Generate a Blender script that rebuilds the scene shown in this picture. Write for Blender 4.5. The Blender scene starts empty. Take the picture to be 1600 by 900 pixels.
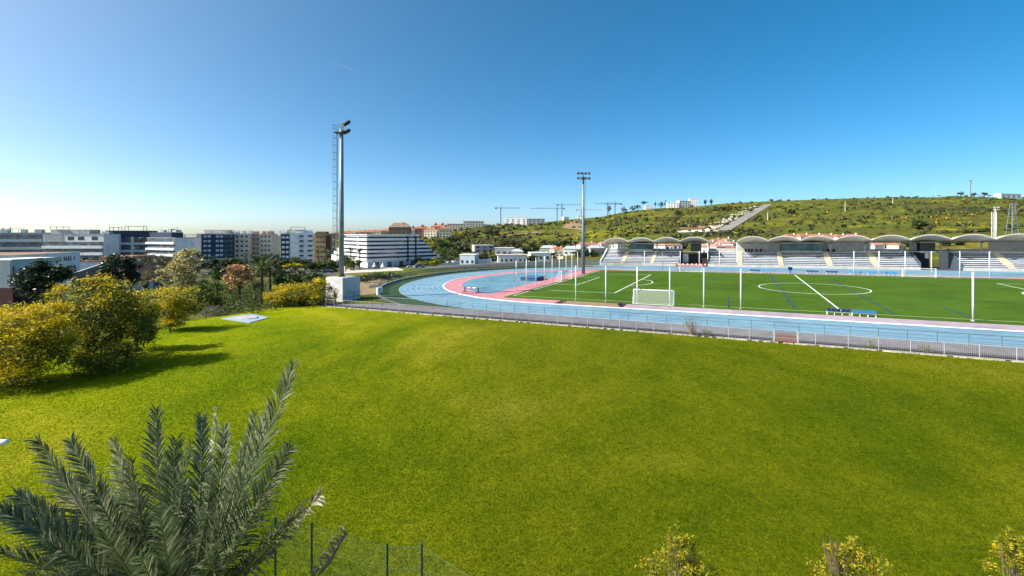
import bpy, math, random
import numpy as np
from mathutils import Vector, Matrix
random.seed(7); rng = np.random.default_rng(7)
R = math.radians
sc = bpy.context.scene
COL = sc.collection

# ------------------------------------------------------------------ geometry of the place
F, H0, HC = 711.0, 366.14, 11.475          # focal length and horizon of the survey, eye height
TH = -0.4608; CT, ST = math.cos(TH), math.sin(TH)
PX0, PY0, TILT = 58.766, 89.184, 0.0149     # centre spot of the pitch; the site rises to the east
def PW(u, v, z=0.0):                        # pitch axes -> world
    X = PX0 + u*CT - v*ST; Y = PY0 + u*ST + v*CT
    return (X, Y, TILT*X + z)
def WP(X, Y):
    dx, dy = X-PX0, Y-PY0
    return dx*CT + dy*ST, -dx*ST + dy*CT
def at(px, py, Y):                          # survey bearing + distance -> world
    return ((px-800)/F*Y, Y, HC - (py-H0)/F*Y)
def sstep(a, b, x):
    t = np.clip((x-a)/(b-a), 0, 1); return t*t*(3-2*t)
T_PX = np.array([-4000,-300,480,520,560,620,660,700,745,800,850,880,940,985,1010,1050,1090,1120,1150,1200,1300,1400,1480,1600,1800,2400,4000.])
T_YS = np.array([0,0,0,372,366.5,363,360,358.5,354,350,347,344,338.5,330,327,324,322.5,319,316.5,314.5,310.5,307.5,306,306.5,309,330,360.])
T_YC = np.interp(T_PX, [520,700,800,900,1000,1200,1600], [640,660,720,780,840,900,950])
T_ZC = HC - (T_YS-H0)/F*T_YC; T_ZC[:3] = -14
def noise2(X, Y, s, seed=0):                # cheap smooth pseudo-noise
    a = np.sin(X/s*1.3+seed*1.7)+np.sin(Y/s*1.1-seed*2.3)+np.sin((X+Y)/s*.8+seed)+np.sin((X*.6-Y*1.2)/s*1.7+seed*.6)
    return a/4
def gz(X, Y):
    X = np.asarray(X, float); Y = np.asarray(Y, float)
    u, v = WP(X, Y)
    pl = TILT*np.clip(X, -140, 220)
    dl = np.hypot(np.maximum(0, -47-X), np.maximum(0, v+45))
    du = np.maximum(0, -42.2-u)
    vv = np.where(v > 0, np.maximum(0, v-74), np.maximum(0, -v-46))
    ds = np.where(u > -42.2, vv, np.maximum(0, np.hypot(du, v)-51.5))
    d = np.minimum(dl, ds)
    Yp = np.maximum(Y, 1.0)
    px = np.clip(800+F*X/Yp, -4000, 4000); px = np.where(Y < 20, np.where(X < 0, -4000, 4000), px)
    zb = np.interp(px, [-4000,620,760,900,1000,1100,1600,4000], [-13,-13,-11,-6,-2,0,2.5,3])
    Yb = np.interp(px, [-4000,620,1000,1600], [340,340,270,240])
    zc = np.interp(px, T_PX, T_ZC); Yc = np.interp(px, T_PX, T_YC)
    t = (Y-Yb)/(Yc-Yb)
    tt = np.clip(t, 0, 1)
    z = zb + (zc-zb)*(tt**1.0)
    amp = np.clip(tt*4, 0, 1)*np.clip((1.04-tt)*4, 0, 1)*np.clip((px-560)/200, 0, 1)
    z = z + amp*(2.6*noise2(X, Y, 26, 1)+1.2*noise2(X, Y, 11, 2))
    z = np.where(t > 1, zc - (Y-Yc)*0.07, z)
    z = np.maximum(z, -16)
    side = np.where(px < 860, 200., np.where(px > 1000, 60., 200-140*(px-860)/140))
    w = sstep(5, side, d)
    return pl*(1-w) + z*w - 0.15*(1-sstep(0, 6, d))
def g1(X, Y): return float(gz(X, Y))
YS = np.concatenate([np.arange(40, 400, 1.0), np.arange(400, 1100, 2.5)])
def hit(px, py, Ymin=40):                   # where a bearing meets the ground
    ys = YS[YS >= Ymin]
    X = (px-800)/F*ys
    zr = HC - (py-H0)/F*ys
    below = np.nonzero(gz(X, ys) >= zr)[0]
    i = below[0] if len(below) else len(ys)-1
    Y = float(ys[i]); x = (px-800)/F*Y
    return (x, Y, g1(x, Y))

# ------------------------------------------------------------------ materials
MATS = {}
def nodes(name):
    m = bpy.data.materials.new(name); m.use_nodes = True
    nt = m.node_tree; nt.nodes.clear()
    out = nt.nodes.new('ShaderNodeOutputMaterial')
    MATS[name] = m
    return m, nt, out
def N(nt, t, **k):
    n = nt.nodes.new(t)
    for a, b in k.items(): setattr(n, a, b)
    return n
def ramp(nt, stops):
    r = N(nt, 'ShaderNodeValToRGB'); e = r.color_ramp.elements
    while len(e) < len(stops): e.new(.5)
    for i, (p, c) in enumerate(stops):
        e[i].position = p; e[i].color = (*c, 1)
    return r
def noise(nt, scale, detail=4, rough=.55, stretch=None, dist=0):
    g = N(nt, 'ShaderNodeNewGeometry'); n = N(nt, 'ShaderNodeTexNoise')
    n.inputs['Scale'].default_value = scale; n.inputs['Detail'].default_value = detail
    n.inputs['Roughness'].default_value = rough; n.inputs['Distortion'].default_value = dist
    if stretch:
        mp = N(nt, 'ShaderNodeMapping'); mp.inputs['Scale'].default_value = stretch
        nt.links.new(g.outputs['Position'], mp.inputs[0]); nt.links.new(mp.outputs[0], n.inputs['Vector'])
    else: nt.links.new(g.outputs['Position'], n.inputs['Vector'])
    return n
def mixc(nt, fac, a, b, mode='MIX'):
    m = N(nt, 'ShaderNodeMix', data_type='RGBA', blend_type=mode)
    for s, x in ((0, fac), (6, a), (7, b)):
        if hasattr(x, 'links') or isinstance(x, bpy.types.NodeSocket): nt.links.new(x, m.inputs[s])
        else: m.inputs[s].default_value = x if s == 0 else (*x, 1)
    return m.outputs[2]
def mat(name, c, rough=.75, c2=None, scale=.6, detail=5, spec=.3, metal=0, bump=0, bscale=None, stretch=None, wear=None):
    m, nt, out = nodes(name)
    b = N(nt, 'ShaderNodeBsdfPrincipled')
    b.inputs['Roughness'].default_value = rough; b.inputs['Metallic'].default_value = metal
    b.inputs['Specular IOR Level'].default_value = spec
    if c2 is None: c2 = tuple(x*.82 for x in c)
    n = noise(nt, scale, detail, .6, stretch)
    r = ramp(nt, [(.3, c2), (.68, c)])
    nt.links.new(n.outputs[0], r.inputs[0]); c_ = r.outputs[0]
    if wear:                                 # scuffs and faded patches
        for sc_, lo, hi in ((wear, .80, 1.14), (wear*9, .88, 1.08)):
            nw = noise(nt, sc_, 7, .72, None, .8); rw = ramp(nt, [(.34, (lo,)*3), (.5, (1,)*3), (.68, (hi,)*3)]); nt.links.new(nw.outputs[0], rw.inputs[0]); c_ = mixc(nt, 1, c_, rw.outputs[0], 'MULTIPLY')
    nt.links.new(c_, b.inputs['Base Color'])
    if bump:
        bn = noise(nt, bscale or scale*8, 4); bp = N(nt, 'ShaderNodeBump')
        bp.inputs['Strength'].default_value = bump; bp.inputs['Distance'].default_value = .03
        nt.links.new(bn.outputs[0], bp.inputs['Height']); nt.links.new(bp.outputs[0], b.inputs['Normal'])
    nt.links.new(b.outputs[0], out.inputs[0])
    return m
def leafmat(name, stops, transl=.2, rough=.6, spec=.25):
    m, nt, out = nodes(name)
    g = N(nt, 'ShaderNodeNewGeometry')
    r = ramp(nt, stops); nt.links.new(g.outputs['Random Per Island'], r.inputs[0])
    b = N(nt, 'ShaderNodeBsdfPrincipled'); b.inputs['Roughness'].default_value = rough
    b.inputs['Specular IOR Level'].default_value = spec
    t = N(nt, 'ShaderNodeBsdfTranslucent'); mx = N(nt, 'ShaderNodeMixShader'); mx.inputs[0].default_value = transl
    nt.links.new(r.outputs[0], b.inputs['Base Color']); nt.links.new(r.outputs[0], t.inputs[0])
    nt.links.new(b.outputs[0], mx.inputs[1]); nt.links.new(t.outputs[0], mx.inputs[2]); nt.links.new(mx.outputs[0], out.inputs[0])
    return m
def veilmat(name, c, a, ns=6):                    # fine mesh / netting / thin cloud: part of the light passes through
    m, nt, out = nodes(name)
    d = N(nt, 'ShaderNodeBsdfDiffuse'); d.inputs[0].default_value = (*c, 1)
    t = N(nt, 'ShaderNodeBsdfTransparent'); mx = N(nt, 'ShaderNodeMixShader')
    n = noise(nt, ns, 3); mr = N(nt, 'ShaderNodeMapRange')
    mr.inputs[3].default_value = a*.8; mr.inputs[4].default_value = min(1, a*1.2)
    nt.links.new(n.outputs[0], mr.inputs[0]); nt.links.new(mr.outputs[0], mx.inputs[0])
    nt.links.new(t.outputs[0], mx.inputs[1]); nt.links.new(d.outputs[0], mx.inputs[2]); nt.links.new(mx.outputs[0], out.inputs[0])
    return m
def glassmat(name, c, rough=.08):
    m, nt, out = nodes(name)
    b = N(nt, 'ShaderNodeBsdfPrincipled'); b.inputs['Base Color'].default_value = (*c, 1)
    b.inputs['Roughness'].default_value = rough; b.inputs['Specular IOR Level'].default_value = .8
    n = noise(nt, .35, 2); r = ramp(nt, [(.35, tuple(x*.6 for x in c)), (.65, tuple(min(1, x*1.5) for x in c))])
    nt.links.new(n.outputs[0], r.inputs[0]); nt.links.new(r.outputs[0], b.inputs['Base Color'])
    nt.links.new(b.outputs[0], out.inputs[0])
    return m

def lawnpatch(nt):
    n1 = noise(nt, .05, 4, .6, (1, .8, 1), .8); r1 = ramp(nt, [(.30, (.044, .078, .0018)), (.42, (.070, .098, .0022)), (.54, (.102, .121, .0034)), (.66, (.150, .152, .012))])
    nt.links.new(n1.outputs[0], r1.inputs[0])
    n2 = noise(nt, .45, 6, .68, (1, .7, 1)); r2 = ramp(nt, [(.3, (.72, .8, .7)), (.5, (1, 1, 1)), (.72, (1.22, 1.1, 1.15))])
    nt.links.new(n2.outputs[0], r2.inputs[0])
    c = mixc(nt, .8, r1.outputs[0], r2.outputs[0], 'MULTIPLY')
    n8 = noise(nt, 2.6, 5, .7); r8 = ramp(nt, [(.3, (.70, .76, .7)), (.5, (1, 1, 1)), (.7, (1.34, 1.22, 1.4))]); nt.links.new(n8.outputs[0], r8.inputs[0]); c = mixc(nt, .8, c, r8.outputs[0], 'MULTIPLY')
    # lawn colour lightened towards the far fence: grazing-view brightening painted in
    g = N(nt, 'ShaderNodeNewGeometry'); sx = N(nt, 'ShaderNodeSeparateXYZ'); nt.links.new(g.outputs['Position'], sx.inputs[0])
    n9 = noise(nt, .06, 4, .6); ad = N(nt, 'ShaderNodeMath', operation='MULTIPLY_ADD'); nt.links.new(n9.outputs[0], ad.inputs[0]); ad.inputs[1].default_value = 36; nt.links.new(sx.outputs['Y'], ad.inputs[2])
    mr = N(nt, 'ShaderNodeMapRange'); mr.inputs[1].default_value = 40; mr.inputs[2].default_value = 88; nt.links.new(ad.outputs[0], mr.inputs[0])
    c = mixc(nt, mr.outputs[0], c, mixc(nt, 1, c, (1.25, 1.14, 1.4), 'MULTIPLY'))
    # colour raised towards the sunward west side: its brighter light is painted in
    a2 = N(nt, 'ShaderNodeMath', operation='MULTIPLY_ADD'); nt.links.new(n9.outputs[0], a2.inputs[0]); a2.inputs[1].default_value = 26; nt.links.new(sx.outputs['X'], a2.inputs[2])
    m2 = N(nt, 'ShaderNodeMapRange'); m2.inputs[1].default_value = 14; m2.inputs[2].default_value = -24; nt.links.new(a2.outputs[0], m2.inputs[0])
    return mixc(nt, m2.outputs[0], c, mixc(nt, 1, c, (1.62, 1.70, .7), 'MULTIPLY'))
def lawnmat():
    m, nt, out = nodes('lawn_grass')
    b = N(nt, 'ShaderNodeBsdfPrincipled'); b.inputs['Roughness'].default_value = .9; b.inputs['Specular IOR Level'].default_value = .02
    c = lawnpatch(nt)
    n3 = noise(nt, 7, 5, .75); r3 = ramp(nt, [(.32, (.45, .55, .5)), (.5, (1, 1, 1)), (.7, (1.5, 1.35, 1.25))])
    nt.links.new(n3.outputs[0], r3.inputs[0])
    c = mixc(nt, .9, c, r3.outputs[0], 'MULTIPLY')
    nt.links.new(c, b.inputs['Base Color'])
    bp = N(nt, 'ShaderNodeBump'); bp.inputs['Strength'].default_value = .9; bp.inputs['Distance'].default_value = .06
    n4 = noise(nt, 9, 4, .7); nt.links.new(n4.outputs[0], bp.inputs['Height']); nt.links.new(bp.outputs[0], b.inputs['Normal'])
    nt.links.new(b.outputs[0], out.inputs[0])
    return m
def groundmat():
    m, nt, out = nodes('hillside_ground')
    b = N(nt, 'ShaderNodeBsdfPrincipled'); b.inputs['Roughness'].default_value = .95; b.inputs['Specular IOR Level'].default_value = .1
    n1 = noise(nt, .012, 8, .62, (.6, 1.0, 2.0), 1.0)
    r1 = ramp(nt, [(.30, (.034, .036, .013)), (.39, (.058, .057, .016)), (.46, (.094, .093, .016)), (.53, (.066, .092, .013)), (.60, (.15, .142, .013)), (.67, (.105, .078, .026)), (.76, (.15, .10, .055))])
    nt.links.new(n1.outputs[0], r1.inputs[0])
    n2 = noise(nt, .16, 8, .75, (.8, 1, 1.5)); r2 = ramp(nt, [(.3, (.42, .5, .45)), (.48, (.97, .97, .95)), (.7, (1.6, 1.4, 1.05))])
    nt.links.new(n2.outputs[0], r2.inputs[0])
    c = mixc(nt, .9, r1.outputs[0], r2.outputs[0], 'MULTIPLY')
    n3 = noise(nt, .03, 6, .7, None, .5); r3 = ramp(nt, [(.565, (0, 0, 0)), (.64, (1, 1, 1))]); nt.links.new(n3.outputs[0], r3.inputs[0])
    c = mixc(nt, r3.outputs[0], c, (.22, .205, .010))
    n5 = noise(nt, .022, 6, .7, (1, 1, 2), .5); r5 = ramp(nt, [(.62, (0, 0, 0)), (.69, (.85, .85, .85))]); nt.links.new(n5.outputs[0], r5.inputs[0])
    c = mixc(nt, r5.outputs[0], c, (.16, .085, .022))
    # the valley floor is built-up: dust, tarmac and dark gardens
    gp = N(nt, 'ShaderNodeNewGeometry'); sx = N(nt, 'ShaderNodeSeparateXYZ'); nt.links.new(gp.outputs['Position'], sx.inputs[0])
    mr = N(nt, 'ShaderNodeMapRange'); mr.inputs[1].default_value = -3.0; mr.inputs[2].default_value = -7.0; nt.links.new(sx.outputs['Z'], mr.inputs[0])
    n6 = noise(nt, .05, 6, .7); r6 = ramp(nt, [(.35, (.03, .045, .015)), (.5, (.06, .065, .03)), (.6, (.13, .115, .09)), (.7, (.20, .18, .155))]); nt.links.new(n6.outputs[0], r6.inputs[0])
    c = mixc(nt, mr.outputs[0], c, r6.outputs[0])
    nt.links.new(c, b.inputs['Base Color'])
    bp = N(nt, 'ShaderNodeBump'); bp.inputs['Strength'].default_value = 1; bp.inputs['Distance'].default_value = 1.2
    n4 = noise(nt, .35, 5, .7); nt.links.new(n4.outputs[0], bp.inputs['Height']); nt.links.new(bp.outputs[0], b.inputs['Normal'])
    nt.links.new(b.outputs[0], out.inputs[0])
    return m
M_LAWN = lawnmat(); M_GROUND = groundmat()
def blademat():
    m, nt, out = nodes('grass_blade')
    g = N(nt, 'ShaderNodeNewGeometry'); r = ramp(nt, [(0, (.5,.6,.5)), (.4, (.92,1.0,.88)), (.8, (1.35,1.28,1.2)), (1, (2.2,1.85,3.0))]); nt.links.new(g.outputs['Random Per Island'], r.inputs[0])
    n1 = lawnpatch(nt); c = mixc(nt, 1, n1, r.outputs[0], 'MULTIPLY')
    b = N(nt, 'ShaderNodeBsdfPrincipled'); b.inputs['Roughness'].default_value = .8; b.inputs['Specular IOR Level'].default_value = .04
    t = N(nt, 'ShaderNodeBsdfTranslucent'); mx = N(nt, 'ShaderNodeMixShader'); mx.inputs[0].default_value = .35
    nt.links.new(c, b.inputs['Base Color']); nt.links.new(c, t.inputs[0])
    nt.links.new(b.outputs[0], mx.inputs[1]); nt.links.new(t.outputs[0], mx.inputs[2]); nt.links.new(mx.outputs[0], out.inputs[0]); return m
M_BLADE = blademat()
M_BLUE = mat('track_blue', (.145, .262, .345), .85, (.105, .205, .295), .22, 8, .1, wear=.09)
M_BLUE2 = mat('infield_blue', (.12, .235, .30), .85, (.08, .175, .245), .3, 7, .1, wear=.09)
M_PINK = mat('apron_pink', (.46, .20, .22), .8, (.38, .155, .18), .4, 7, wear=.09)
M_LILAC = mat('runway_lilac', (.36, .285, .335), .85, (.29, .23, .275), .5, 7, .1, wear=.09)
M_TURF = mat('artificial_turf', (.060, .112, .011), .9, (.042, .090, .008), .22, 8, .04, 0, .4, 14, (.4, 1, 1), wear=.09)
M_LINE = mat('line_white', (.80, .80, .76), .7, wear=.35)
M_LINEY = mat('line_pale_yellow', (.62, .68, .34), .7)
M_LINEB = mat('line_dark_blue', (.02, .06, .09), .7)
M_LANE = mat('lane_line', (.33, .46, .54), .7)
M_SAND = mat('sand', (.25, .18, .10), .95, (.19, .13, .07), .8)
M_PATH = mat('path_concrete', (.175, .168, .180), .9, (.125, .12, .13), .7, 8, .1, wear=.09)
M_DARKC = mat('gutter_dark', (.065, .06, .07), .9, (.035, .034, .04), 1.2)
M_KERB = mat('kerb_pale', (.46, .41, .32), .9, (.26, .22, .14), 1.3)
M_VERGE = mat('verge_green', (.022, .055, .013), .95, (.013, .034, .010), .8)
M_CONC = mat('stand_concrete', (.46, .44, .42), .85, (.36, .345, .33), .5, wear=.35)
M_TIER = mat('tier_concrete', (.075, .10, .145), .85, (.055, .08, .12), .5, wear=.35)
M_SEAT = mat('seat_white', (.72, .73, .75), .6, (.60, .62, .66), 1.5, wear=.35)
M_STAIR = mat('stair_beige', (.58, .50, .38), .85, (.48, .41, .31), .8)
M_ROOF = mat('roof_membrane', (.80, .71, .59), .85, (.70, .62, .51), .25, wear=.35)
M_ROOFE = mat('roof_edge', (.50, .47, .42), .6)
M_WHITE = mat('white_paint', (.80, .80, .80), .55, (.72, .73, .74), .9)
M_WHITEM = mat('white_metal', (.78, .79, .80), .4, None, 1, 3, .5)
M_STEEL = mat('galvanised_steel', (.22, .27, .30), .5, (.16, .20, .23), 1.2, 5, .5, .3)
M_STEELD = mat('dark_steel', (.05, .07, .08), .5, (.035, .05, .06), 1, 3, .5)
M_RAIL = mat('railing_teal', (.10, .16, .19), .5, None, 1)
M_LAMP = mat('lamp_housing', (.035, .045, .06), .45)
M_LENS = glassmat('lamp_glass', (.45, .5, .55))
M_BLOCK = mat('block_render', (.60, .59, .60), .9, (.50, .49, .50), .4, 6, wear=.35)
M_GLASS = glassmat('dark_glass', (.03, .045, .07))
M_GLASST = glassmat('teal_glass', (.05, .11, .13))
M_NAVY = mat('navy_plastic', (.008, .03, .16), .45)
M_SKYB = mat('light_blue_plastic', (.03, .22, .46), .45)
M_MATB = mat('mat_blue', (.03, .09, .19), .8)
M_RED = mat('barrier_red', (.45, .06, .04), .6)
M_BLACK = mat('black_rubber', (.02, .02, .024), .8)
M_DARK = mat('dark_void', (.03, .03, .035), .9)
M_WHITEW = mat('wall_white', (.82, .81, .80), .85, (.72, .71, .71), .15, wear=.35)
M_CREAM = mat('wall_cream', (.70, .63, .51), .85, None, .15)
M_OCHRE = mat('wall_ochre', (.48, .32, .17), .85, None, .15)
M_PEACH = mat('wall_peach', (.58, .33, .21), .85, None, .15)
M_GREYW = mat('wall_grey', (.40, .42, .44), .85, None, .15)
M_NAVYW = mat('wall_navy', (.025, .045, .085), .6, None, .15)
M_BROWNW = mat('wall_brown', (.22, .16, .12), .85, None, .15)
M_PINKW = mat('wall_pink', (.45, .22, .18), .85, None, .15)
M_MAROON = mat('wall_maroon', (.06, .018, .02), .85, None, .3)
M_RIB = mat('ribbed_blue', (.48, .56, .60), .6, None, .3)
M_TERRA = mat('roof_terracotta', (.36, .15, .08), .9, (.26, .10, .055), .6)
M_TERRAB = mat('roof_brown', (.30, .16, .09), .9, (.22, .12, .07), .3)
M_ASPH = mat('asphalt', (.075, .075, .08), .9, (.05, .05, .055), .4)
M_PAVE = mat('plaza_paving', (.50, .45, .38), .9, (.42, .37, .31), .2)
M_ROADP = mat('hill_road_concrete', (.24, .225, .21), .9, (.17, .155, .145), .08)
M_BARK = mat('bark', (.10, .075, .055), .95, (.055, .04, .03), 3, 6, .1, 0, .6)
M_BARKP = mat('bark_pale', (.23, .19, .15), .95, (.14, .11, .085), 3, 6, .1, 0, .6)
M_TWIG = mat('twig', (.20, .15, .10), .95, (.13, .09, .06), 5)
M_DRY = leafmat('dry_leaf', [(0, (.16, .12, .07)), (.5, (.30, .25, .16)), (1, (.48, .43, .33))], .25)
M_FENCEW = mat('fence_grey', (.42,.42,.43), .5, None, 2)
M_FENCEG = mat('fence_green', (.012, .05, .035), .5, None, 2)
M_WIRE = mat('wire', (.04, .09, .06), .5, None, 2)
M_MESH = veilmat('net_mesh', (.14, .18, .17), .45)
M_NET = veilmat('goal_net', (.75, .78, .78), .16)
M_CONTR = veilmat('vapour', (.98, .99, 1.0), .30, .004)
M_CRANE = mat('crane_paint', (.16, .17, .19), .6)
M_CRANEF = mat('crane_faded', (.42, .40, .40), .7)
M_GATE = mat('gate_board', (.22, .10, .075), .8, None, 2)
M_FROND = leafmat('palm_frond', [(0, (.050, .080, .032)), (.45, (.105, .145, .065)), (.8, (.19, .225, .12)), (1, (.42, .40, .27))], .25, .42, .3)
M_FRONDD = leafmat('palm_frond_dry', [(0, (.14, .14, .08)), (.5, (.26, .24, .15)), (1, (.46, .42, .31))], .22, .45, .4)
M_RACHIS = mat('palm_rachis', (.24, .22, .10), .5, (.16, .16, .07), 4)
LEAF = {
 'acacia': leafmat('acacia_leaf', [(0, (.038, .062, .008)), (.5, (.085, .12, .011)), (.85, (.15, .17, .013)), (1, (.27, .24, .013))]),
 'gold': leafmat('acacia_flower', [(0, (.34, .26, .006)), (.5, (.62, .46, .008)), (1, (.82, .62, .02))], .3),
 'dark': leafmat('dark_leaf', [(0, (0.0106, 0.0224, 0.0106)), (.5, (0.0211, 0.0409, 0.0172)), (.9, (0.0396, 0.0660, 0.0330)), (1, (0.1188, 0.1452, 0.1056))], .2, .4, .5),
 'green': leafmat('green_leaf', [(0, (0.0231, 0.0462, 0.0099)), (.5, (0.0462, 0.0825, 0.0132)), (1, (0.0792, 0.1188, 0.0198))]),
 'lime': leafmat('lime_leaf', [(0, (0.0594, 0.1056, 0.0119)), (.5, (0.0990, 0.1584, 0.0132)), (1, (0.1452, 0.1980, 0.0198))]),
 'olive': leafmat('olive_leaf', [(0, (0.0330, 0.0396, 0.0145)), (.5, (0.0660, 0.0726, 0.0231)), (1, (0.1122, 0.1089, 0.0396))]),
 'cream': leafmat('cream_blossom', [(0, (.22, .19, .05)), (.4, (.56, .47, .16)), (1, (.82, .72, .36))]),
 'orange': leafmat('orange_blossom', [(0, (.42, .20, .08)), (.5, (.70, .40, .14)), (1, (.82, .56, .26))]),
 'rose': leafmat('rose_twig', [(0, (0.0924, 0.0528, 0.0396)), (.5, (0.1980, 0.1056, 0.0792)), (1, (0.2904, 0.1782, 0.1320))]),
 'bare': leafmat('bare_twig', [(0, (0.0462, 0.0363, 0.0231)), (.5, (0.0924, 0.0726, 0.0429)), (1, (0.1584, 0.1254, 0.0660))]),
 'shrub': leafmat('shrub_leaf', [(0, (0.0850, 0.1105, 0.0068)), (.4, (0.2210, 0.2380, 0.0102)), (.75, (0.4250, 0.3740, 0.0170)), (1, (0.5270, 0.3400, 0.0255))], .4),
 'weed': leafmat('weed_leaf', [(0, (.14, .13, .07)), (.6, (.28, .26, .16)), (1, (.42, .39, .28))]),
 'greyg': leafmat('grey_green_leaf', [(0, (0.0425, 0.0553, 0.0340)), (.5, (0.0850, 0.1020, 0.0680)), (1, (0.1615, 0.1785, 0.1275))]),
}

# ------------------------------------------------------------------ mesh helpers
def empty(name, loc=(0,0,0), rz=0, label=None, cat=None, group=None, kind=None):
    o = bpy.data.objects.new(name, None); COL.objects.link(o); o.location = loc; o.rotation_euler = (0,0,rz)
    return tag(o, label, cat, group, kind)
def tag(o, label=None, cat=None, group=None, kind=None):
    if label: o['label'] = label
    if cat: o['category'] = cat
    if group: o['group'] = group
    if kind: o['kind'] = kind
    return o
def rootloc(o):
    while o.parent: o = o.parent
    return o
class MB:
    def __init__(s, xf=None): s.v = []; s.f = []; s.m = []; s.xf = xf; s.cm = 0; s.smooth = False
    def P(s, p):
        s.v.append(s.xf(*p) if s.xf else tuple(p)); return len(s.v)-1
    def face(s, pts):
        s.f.append([s.P(p) for p in pts]); s.m.append(s.cm); return s
    def box(s, x0, x1, y0, y1, z0, z1):
        i = [s.P(p) for p in ((x0,y0,z0),(x1,y0,z0),(x1,y1,z0),(x0,y1,z0),(x0,y0,z1),(x1,y0,z1),(x1,y1,z1),(x0,y1,z1))]
        for q in ((0,3,2,1),(4,5,6,7),(0,1,5,4),(1,2,6,5),(2,3,7,6),(3,0,4,7)):
            s.f.append([i[k] for k in q]); s.m.append(s.cm)
        return s
    def hexa(s, p):                          # 8 corner points, bottom then top
        i = [s.P(q) for q in p]
        for q in ((0,3,2,1),(4,5,6,7),(0,1,5,4),(1,2,6,5),(2,3,7,6),(3,0,4,7)):
            s.f.append([i[k] for k in q]); s.m.append(s.cm)
        return s
    def tube(s, pts, rad, n=6, cap=True):
        pts = [Vector(s.xf(*p)) if s.xf else Vector(p) for p in pts]
        if not hasattr(rad, '__len__'): rad = [rad]*len(pts)
        rings = []
        for k, p in enumerate(pts):
            d = (pts[min(k+1, len(pts)-1)]-pts[max(k-1, 0)]).normalized()
            a = d.cross(Vector((0,0,1)) if abs(d.z) < .95 else Vector((1,0,0))).normalized(); b = d.cross(a)
            st = len(s.v)
            for j in range(n):
                t = 2*math.pi*j/n
                s.v.append(tuple(p+(a*math.cos(t)+b*math.sin(t))*rad[k]))
            rings.append(st)
        for k in range(len(rings)-1):
            for j in range(n):
                j2 = (j+1) % n
                s.f.append([rings[k]+j, rings[k]+j2, rings[k+1]+j2, rings[k+1]+j]); s.m.append(s.cm)
        if cap:
            s.f.append([rings[0]+j for j in range(n)][::-1]); s.m.append(s.cm)
            s.f.append([rings[-1]+j for j in range(n)]); s.m.append(s.cm)
        return s
    def prism(s, poly, z0, z1):
        n = len(poly); a = [s.P((x,y,z0)) for x, y in poly]; b = [s.P((x,y,z1)) for x, y in poly]
        s.f.append(a[::-1]); s.f.append(b); s.m += [s.cm, s.cm]
        for k in range(n):
            s.f.append([a[k], a[(k+1)%n], b[(k+1)%n], b[k]]); s.m.append(s.cm)
        return s
    def build(s, name, mats, parent=None, smooth=False, local=False):
        if not isinstance(mats, (list, tuple)): mats = [mats]
        me = bpy.data.meshes.new(name)
        v = s.v
        if parent is not None and not local:
            L = rootloc(parent).location
            v = [(a-L.x, b-L.y, c-L.z) for a, b, c in v]
        me.from_pydata(v, [], s.f)
        for m in mats: me.materials.append(m)
        if len(mats) > 1: me.polygons.foreach_set('material_index', s.m)
        if smooth: me.polygons.foreach_set('use_smooth', [True]*len(s.f))
        me.update()
        o = bpy.data.objects.new(name, me); COL.objects.link(o)
        if parent is not None: o.parent = parent
        return o
def npmesh(name, V, Fc, mats, parent=None, midx=None):
    me = bpy.data.meshes.new(name)
    V = np.asarray(V, np.float32); Fc = np.asarray(Fc, np.int32); k = Fc.shape[1]
    if parent is not None: V = V-np.array(rootloc(parent).location, np.float32)
    me.vertices.add(len(V)); me.vertices.foreach_set('co', V.ravel())
    me.loops.add(Fc.size); me.loops.foreach_set('vertex_index', Fc.ravel())
    me.polygons.add(len(Fc)); me.polygons.foreach_set('loop_start', np.arange(0, Fc.size, k, dtype=np.int32))
    if not isinstance(mats, (list, tuple)): mats = [mats]
    for m in mats: me.materials.append(m)
    if midx is not None: me.polygons.foreach_set('material_index', np.asarray(midx, np.int32))
    me.update(calc_edges=True); me.validate()
    o = bpy.data.objects.new(name, me); COL.objects.link(o)
    if parent is not None: o.parent = parent
    return o
def copy_tree(o, parent=None):
    c = o.copy(); COL.objects.link(c); c.parent = parent
    for ch in list(o.children): copy_tree(ch, c)
    return c
def struct(o, kind='structure'): o['kind'] = kind; return o
ORD = 'first second third fourth fifth sixth seventh eighth ninth tenth eleventh twelfth thirteenth fourteenth fifteenth sixteenth seventeenth eighteenth nineteenth twentieth twenty-first twenty-second twenty-third twenty-fourth twenty-fifth'.split()

# ------------------------------------------------------------------ ground
def build_ground():
    # bearings are dense ahead, coarse behind
    a = np.concatenate([np.arange(-58, 58, .22), np.arange(58, 302, 4.)]); a = np.radians(a)
    r = np.concatenate([np.arange(1, 40, 3), np.arange(40, 260, 3.), np.arange(260, 1150, 7.), [1200,1300,1500,1800,2300,3000,4500,7000,12000]])
    A, Rr = np.meshgrid(a, r, indexing='ij')
    X = Rr*np.sin(A); Y = Rr*np.cos(A); Z = gz(X, Y)
    na, nr = A.shape
    V = np.stack([X, Y, Z], -1).reshape(-1, 3)
    i, j = np.meshgrid(np.arange(na), np.arange(nr-1), indexing='ij'); i2 = (i+1) % na
    Fc = np.stack([i*nr+j, i*nr+j+1, i2*nr+j+1, i2*nr+j], -1).reshape(-1, 4)
    V = np.vstack([V, [[0,0,-.15]]]); 
    o = npmesh('ground', V, Fc[:, ::-1], M_GROUND)
    o.data.polygons.foreach_set('use_smooth', [True]*len(o.data.polygons))
    struct(o)
build_ground()

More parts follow.
